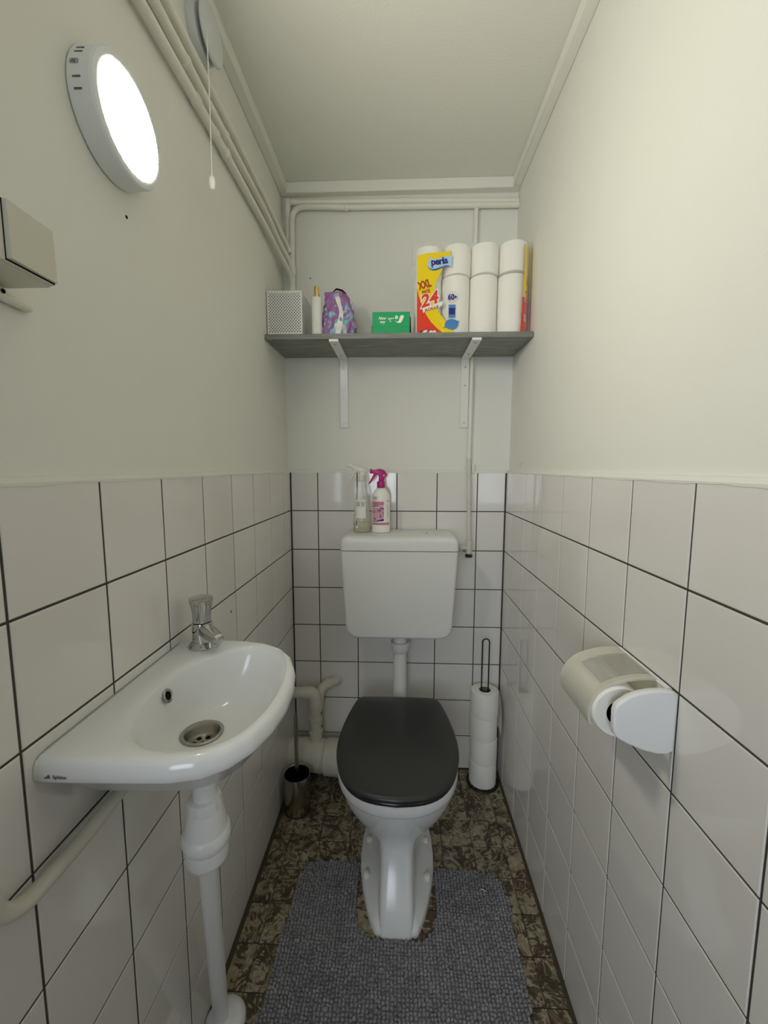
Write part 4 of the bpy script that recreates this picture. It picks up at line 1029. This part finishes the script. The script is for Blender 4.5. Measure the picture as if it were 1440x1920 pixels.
rings += [ring3(mixp(Od, I_, .5), ZR-.0004), ring3(mixp(Od, I_, .8), ZR-.0008), ring3(I_, ZR-.0028)]
for t, z in ((.04, .8775), (.09, .868), (.16, .852), (.26, .833), (.40, .815), (.58, .8025), (.78, .7965), (1.0, .7935)):
    rings.append(ring3(mixp(I_, drc, t), z))
rings.append([(x, y, .7705) for x, y in drc])
m = MB(); m.loft(rings, True, False); build('bowl', m, M['ceramic'], sk, angle=75)
build('sealant_line', MB().tube([(XL+.001, -1.149, .8600), (XL+.001, -1.144, .8835), (XL+.001, -1.130, .8868), (XL+.001, -.83, .8868)], .0007, 6), M['sticker'], sk)
dc = (DR[0], DR[1], .7935)
dr = build('drain', MB().lathe([(.0325, .0006), (.0330, .0026), (.0310, .0040), (.0275, .0030), (.0245, -.003), (.0225, -.0125), (.0205, -.0150), (.001, -.0155)], dc, 36, cap=False), M['nickel'], sk)
m = MB()
for k in range(6):
    a = k*pi/3 + .3; m.lathe([(.0042, -.0160), (.0040, -.0149)], (dc[0]+.0135*cos(a), dc[1]+.0125*sin(a), dc[2]), 10)
m.lathe([(.0032, -.0160), (.0030, -.0149)], dc, 10); build('drain_hole', m, M['dark'], dr)
on = Vector((.93, 0, .37)).normalized(); oc = Vector((-.0505, -.967, .8600))
def ring_on(mb, c, n_, prof, k=24):
    n_ = Vector(n_).normalized(); u = n_.cross(Vector((0, 0, 1))).normalized(); v = n_.cross(u)
    mb.loft([[tuple(c + n_*h + (u*cos(2*pi*i/k) + v*sin(2*pi*i/k))*r_) for i in range(k)] for r_, h in prof]); return mb
ovf = build('overflow_ring', ring_on(MB(), oc, on, [(.0108, -.002), (.0110, .0012), (.0095, .0026), (.0070, .0010), (.0065, -.003)]), M['nickel'], sk)
build('overflow_hole', ring_on(MB(), oc, on, [(.0068, -.0008), (.0066, .0008)]), M['dark'], ovf)
def snk(u, v): return (-.092+u, -1.1508, .8640+v)
m = text_mb(MB(), 'Sphinx', .0062, lambda u, v: snk(.0105+u, v), .0002)
m.add([snk(*p) for p in ((0, 0), (.0075, 0), (.0072, .0038), (.0058, .0052), (.0046, .0040), (.0030, .0022), (.0006, .0018))], [tuple(range(7))])
build('logo', m, M['ink'], sk)
# tap
tp_ = thing('basin_tap', 'chrome pillar tap with a flared knob at the far end of the basin', 'tap', (-.0560, -.835, .8850))
tc_ = (-.0560, -.835, .8850)
build('flange', MB().lathe([(.0260, 0), (.0262, .002), (.0205, .0095), (.019, .0105)], tc_, 36), M['chrome'], tp_, angle=25)
build('body', MB().lathe([(.0182, .008), (.0185, .012), (.0185, .043), (.0178, .0465), (.012, .0475)], tc_, 32), M['chrome'], tp_, angle=30)
knob = []
for r_, h in ((.0160, .0475), (.0172, .0485), (.0168, .053), (.0170, .066), (.0192, .080), (.0222, .0905), (.0220, .0925), (.0190, .0940), (.001, .0945)):
    knob.append([(tc_[0]+r_*(1+.045*cos(6*a))*cos(a), tc_[1]+r_*(1+.045*cos(6*a))*sin(a), tc_[2]+h) for a in [2*pi*i/48 for i in range(48)]])
build('knob', MB().loft(knob), M['chrome'], tp_, angle=35)
sd_ = Vector((.80, -.60, 0)).normalized(); sp_ = []
for t, z, r_, sq in ((.008, .034, .0130, 1), (.022, .033, .0125, 1), (.036, .031, .0115, 1), (.050, .0285, .0105, 1), (.058, .0272, .0098, 1), (.0605, .0265, .0065, 1)):
    c_ = Vector(tc_) + sd_*t + Vector((0, 0, z)); n_ = sd_.cross(Vector((0, 0, 1)))
    sp_.append([tuple(c_ + n_*r_*1.05*math.copysign(abs(cos(a))**.7, cos(a)) + Vector((0, 0, 1))*r_*.95*math.copysign(abs(sin(a))**.7, sin(a))) for a in [2*pi*i/28 for i in range(28)]])
build('spout', MB().loft(sp_), M['chrome'], tp_, angle=35)
ec = Vector(tc_) + sd_*.048 + Vector((0, 0, .012))
build('aerator', MB().lathe([(.0082, .010), (.0085, .000), (.0070, -.001), (.0065, .0015)], ec, 20), M['chrome'], tp_)

# waste under the basin
dp = thing('drain_pipe', 'white basin waste pipe with a large trap running down to the floor', 'pipe', (-.03, -.9, .0))
ax = Vector((DR[0]-.003, DR[1]+.006, 0))
build('tailpiece', MB().tube([(ax.x, ax.y, .7690), (ax.x-.001, ax.y, .655)], .0185, 24), M['plastic'], dp)
tr = Vector((ax.x-.0015, ax.y, 0))
build('trap_nut', MB().lathe([(.0205, .680), (.0262, .678), (.0285, .664), (.0285, .660)], tr, 12), M['plastic'], dp, angle=25)
build('trap_body', MB().lathe([(.0270, .661), (.0285, .655), (.0340, .622), (.0340, .612)], tr, 32), M['plastic'], dp)
build('trap_ring', MB().lathe([(.0345, .622), (.0382, .618), (.0388, .606), (.0372, .598), (.0345, .594)], tr, 36), M['plastic'], dp)
cup = MB()
for_r = [(.0345, .600), (.0345, .590), (.0338, .572), (.0322, .566), (.030, .564)]
rings = [[(tr.x+r_*(1+.014*(1 if i % 6 == 0 else 0))*cos(2*pi*i/48), tr.y+r_*(1+.014*(1 if i % 6 == 0 else 0))*sin(2*pi*i/48), z) for i in range(48)] for r_, z in for_r]
build('trap_cup', cup.loft(rings), M['plastic'], dp)
build('pipe', MB().tube([(tr.x-.004, tr.y+.006, .572), (-.070, -.806, .02), (-.072, -.802, .001)], .0160, 24), M['plastic'], dp)
build('floor_rose', MB().lathe([(.0430, .0005), (.0435, .006), (.038, .016), (.029, .020), (.020, .021)], (-.0620, -.8020, 0), 36, sx=1), M['plastic'], dp)
sp2 = thing('water_pipe', 'cream water pipe bending along the tiled left wall under the basin', 'pipe', (XL+.02, -1.1, .755))
wx_ = XL + .020
build('pipe', MB().tube(bend([(wx_, -.86, .785), (wx_, -.88, .762), (wx_, -1.02, .757), (wx_, -1.11, .748), (wx_, -1.20, .7515), (wx_-.001, -1.224, .775), (wx_-.001, -1.236, .86), (XL+.004, -1.245, .90), (XL+.0005, -1.245, .905)], .035), .0095, 16), M['pvc'], sp2)

# ------------------------------------------------------------------ roll holder on the right wall
rh = thing('toilet_roll_holder', 'white plastic toilet roll holder with translucent cover on the right wall', 'holder', (XR, -.93, .86))
HX = XR - .0004
build('back_plate', MB().rbox((HX-.008, -1.004, .815), (HX, -.848, .903), .003, 2), M['cream'], rh)
chk = [(HX, .8165), (.705, .8110), (.690, .8112), (.669, .8165), (.648, .8255), (.634, .8335), (.6285, .8400), (.6270, .852), (.6265, .874), (.6285, .8830), (.634, .8885), (.6455, .8975), (.660, .9035), (.676, .9070), (.693, .9082), (.708, .9065), (HX, .9025)]
build('cheek', MB().prism(chk, 'y', -1.006, -.994, .0035, 3), M['plastic'], rh, angle=50)
chf = [(HX, .815), (.68, .815), (.65, .835), (.645, .865), (.655, .890), (.685, .899), (HX, .899)]
build('cheek', MB().prism(chf, 'y', -.856, -.847, .002, 2), M['cream'], rh, angle=50)
hc = (.6525, 0, .8555)
cov = [(HX-.003, .9030), (.706, .9055), (.690, .9062), (.672, .9045), (.655, .9000), (.636, .8935), (.6225, .8820), (.6130, .8690), (.6085, .855), (.6085, .842), (.6120, .831)]
cv = [tuple(p)[:2] for p in resample(smooth([Vector((a, b, 0)) for a, b in cov], 2), 40)]
def cov_pt(s_, y, d=0):
    i = min(len(cv)-2, int(s_*(len(cv)-1))); t = s_*(len(cv)-1) - i
    x = cv[i][0]*(1-t)+cv[i+1][0]*t; z = cv[i][1]*(1-t)+cv[i+1][1]*t
    tx, tz = cv[i+1][0]-cv[i][0], cv[i+1][1]-cv[i][1]; l_ = sqrt(tx*tx+tz*tz)
    return (x + tz/l_*d, y, z - tx/l_*d)
def cover_patch(s0, s1, y0, y1, d0, d1, n=24):
    mb = MB(); A = [cov_pt(s0+(s1-s0)*k/n, y, d) for d in (d0, d1) for y in (y0, y1) for k in range(n+1)]
    q = n+1
    fs = [(k, k+1, q+k+1, q+k) for k in range(n)] + [(2*q+k, 3*q+k, 3*q+k+1, 2*q+k+1) for k in range(n)]
    fs += [(k, 2*q+k, 2*q+k+1, k+1) for k in range(n)] + [(q+k, q+k+1, 3*q+k+1, 3*q+k) for k in range(n)]
    fs += [(0, q, 3*q, 2*q), (n, 2*q+n, 3*q+n, q+n)]
    mb.add(A, fs); return mb
# sign: d is towards the roll when positive
M['window_film'] = film('clear_cover_window', (0.80, 0.78, 0.68), 0.22, 0.08, 0.22)
build('cover_window', cover_patch(.02, .56, -.956, -.884, .0006, .0016), M['window_film'], rh, angle=50)
m = MB()
for a in ((.02, 1, -.885, -.857, -.0006, .0016), (.02, 1, -.968, -.955, -.0006, .0016), (.555, 1, -.956, -.884, -.0006, .0016)):
    q = cover_patch(*a); m.add(q.v, q.f)
build('cover', m, M['cover'], rh, angle=50)
m = MB()
for a in ((.06, .56, -.8865, -.8845), (.545, .56, -.956, -.886), (.70, .715, -.968, -.870), (.985, 1, -.968, -.857)):
    q = cover_patch(a[0], a[1], a[2], a[3], -.0016, .0002); m.add(q.v, q.f)
build('cover_rib', m, M['cream'], rh, angle=50)
m = MB(); q = cover_patch(.02, .985, -.9690, -.965, -.0014, .0018); m.add(q.v, q.f); build('cover_edge', m, M['frost'], rh, angle=50)
build('hinge_bar', MB().tube([(HX-.006, -.994, .9035), (HX-.006, -.857, .9035)], .004, 10), M['plastic'], rh)
build('spindle', MB().tube([(hc[0], -.858, hc[2]), (hc[0], -.992, hc[2])], .0078, 16), M['chrome'], rh)
rl = MB()
RR = .0402
pro = [(.0205, -.974), (RR-.002, -.974), (RR, -.971), (RR, -.866), (RR-.002, -.8635), (.0205, -.8635)]
rl.loft([[(hc[0]+r_*cos(2*pi*i/44), y, hc[2]-.0015+r_*sin(2*pi*i/44)) for i in range(44)] for r_, y in pro], False, False, 0)
rl.loft([[(hc[0]+.0207*cos(2*pi*i/24), y, hc[2]-.0015+.0207*sin(2*pi*i/24)) for i in range(24)] for y in (-.9738, -.864)], False, False, 1)
ro = build('toilet_roll', rl, [M['tissue'], M['dark']], base=(hc[0], -.92, hc[2])); tag(ro, 'partly used toilet roll inside the wall holder on the right', 'toilet roll')

# ------------------------------------------------------------------ toilet mat with chenille pile
mt = thing('toilet_mat', 'grey chenille toilet mat fitted round the pedestal foot', 'mat', (.31, -.72, 0))
outl = [(.062, -.424), (.185, -.424), (.198, -.432), (.2005, -.470), (.2010, -.560), (.212, -.606), (.238, -.6315), (.300, -.634), (.385, -.633), (.412, -.606), (.4240, -.560), (.4255, -.470), (.428, -.445), (.442, -.437), (.572, -.440), (.600, -.450), (.620, -.478), (.6265, -.53), (.622, -.65), (.612, -.80), (.606, -1.02), (.004, -1.02), (.010, -.80), (.016, -.65), (.021, -.53), (.024, -.475), (.038, -.440)]
build('backing', MB().prism(outl, 'z', .0005, .006), M['pile_base'], mt, smooth=False)
def inside(x, y):
    c = False; n = len(outl); j = n-1
    for i in range(n):
        xi, yi = outl[i]; xj, yj = outl[j]
        if (yi > y) != (yj > y) and x < (xj-xi)*(y-yi)/(yj-yi)+xi: c = not c
        j = i
    return c
random.seed(11)
vs, fs = [], []
gx, gy = .0090, .0082
for i in range(0, 72):
    for j in range(0, 74):
        x = -.002 + i*gx + .0012*sin(j*.21+i*.13) + random.uniform(-.0008, .0008); y = -.424 - j*gy + .0012*sin(i*.3) + random.uniform(-.0012, .0012)
        if not inside(x, y) and not (inside(x+.003, y) or inside(x-.003, y)): continue
        if abs(x-TX) < .115 and y > -.632 and not inside(x, y): continue
        r1, r2, h = gx*.50*random.uniform(.85, 1.15), gy*.58*random.uniform(.8, 1.2), random.uniform(.0095, .0130)
        tx_, ty_ = random.uniform(-.002, .002), random.uniform(-.003, .003); b = len(vs)
        for rr, zz in ((.82, .003), (1.0, .0065), (.72, .0065+(h-.0065)*.75)):
            for k in range(6):
                a = pi*k/3 + .5; f_ = (zz-.003)/.009
                vs.append((x+r1*rr*cos(a)+tx_*f_, y+r2*rr*sin(a)+ty_*f_, zz))
        vs.append((x+tx_, y+ty_, h))
        for r_ in (0, 6):
            for k in range(6): fs.append((b+r_+k, b+r_+(k+1) % 6, b+r_+6+(k+1) % 6, b+r_+6+k))
        for k in range(6): fs.append((b+12+k, b+12+(k+1) % 6, b+18))
mb = MB(); mb.v = vs; mb.f = fs; mb.mi = [0]*len(fs)
pl = build('pile', mb, M['pile'], mt, angle=180); pl['kind'] = 'stuff'
build('lint', MB().tube([(.5560, -.498, .0135), (.563, -.500, .0145), (.569, -.503, .0135)], .0009, 5), M['label'], mt)

# ------------------------------------------------------------------ labels of parts that look different from the rest of their thing
for o in bpy.data.objects:
    if o.parent is None: continue
    pn, nm = o.parent.name.split('.')[0], o.name.split('.')[0]
    lab = {('aerosol_can', 'gold_cap'): 'golden cap', ('water_supply_pipe', 'black_knob'): 'black valve knob', ('toilet', 'lid'): 'charcoal toilet lid', ('toilet', 'seat'): 'dark seat ring under the lid',
           ('wall_lamp', 'diffuser'): 'glowing round diffuser', ('toilet_roll_holder', 'cover'): 'translucent cream cover', ('hand_basin', 'drain'): 'dull metal drain grate', ('hand_basin', 'overflow_ring'): 'metal overflow ring',
           ('spray_bottle', 'liquid'): 'yellowish liquid', ('toilet_brush', 'handle'): 'thin steel brush handle', ('plastic_bag', 'white_seam'): 'white seam strip'}.get((pn, nm))
    if lab: o['label'] = lab
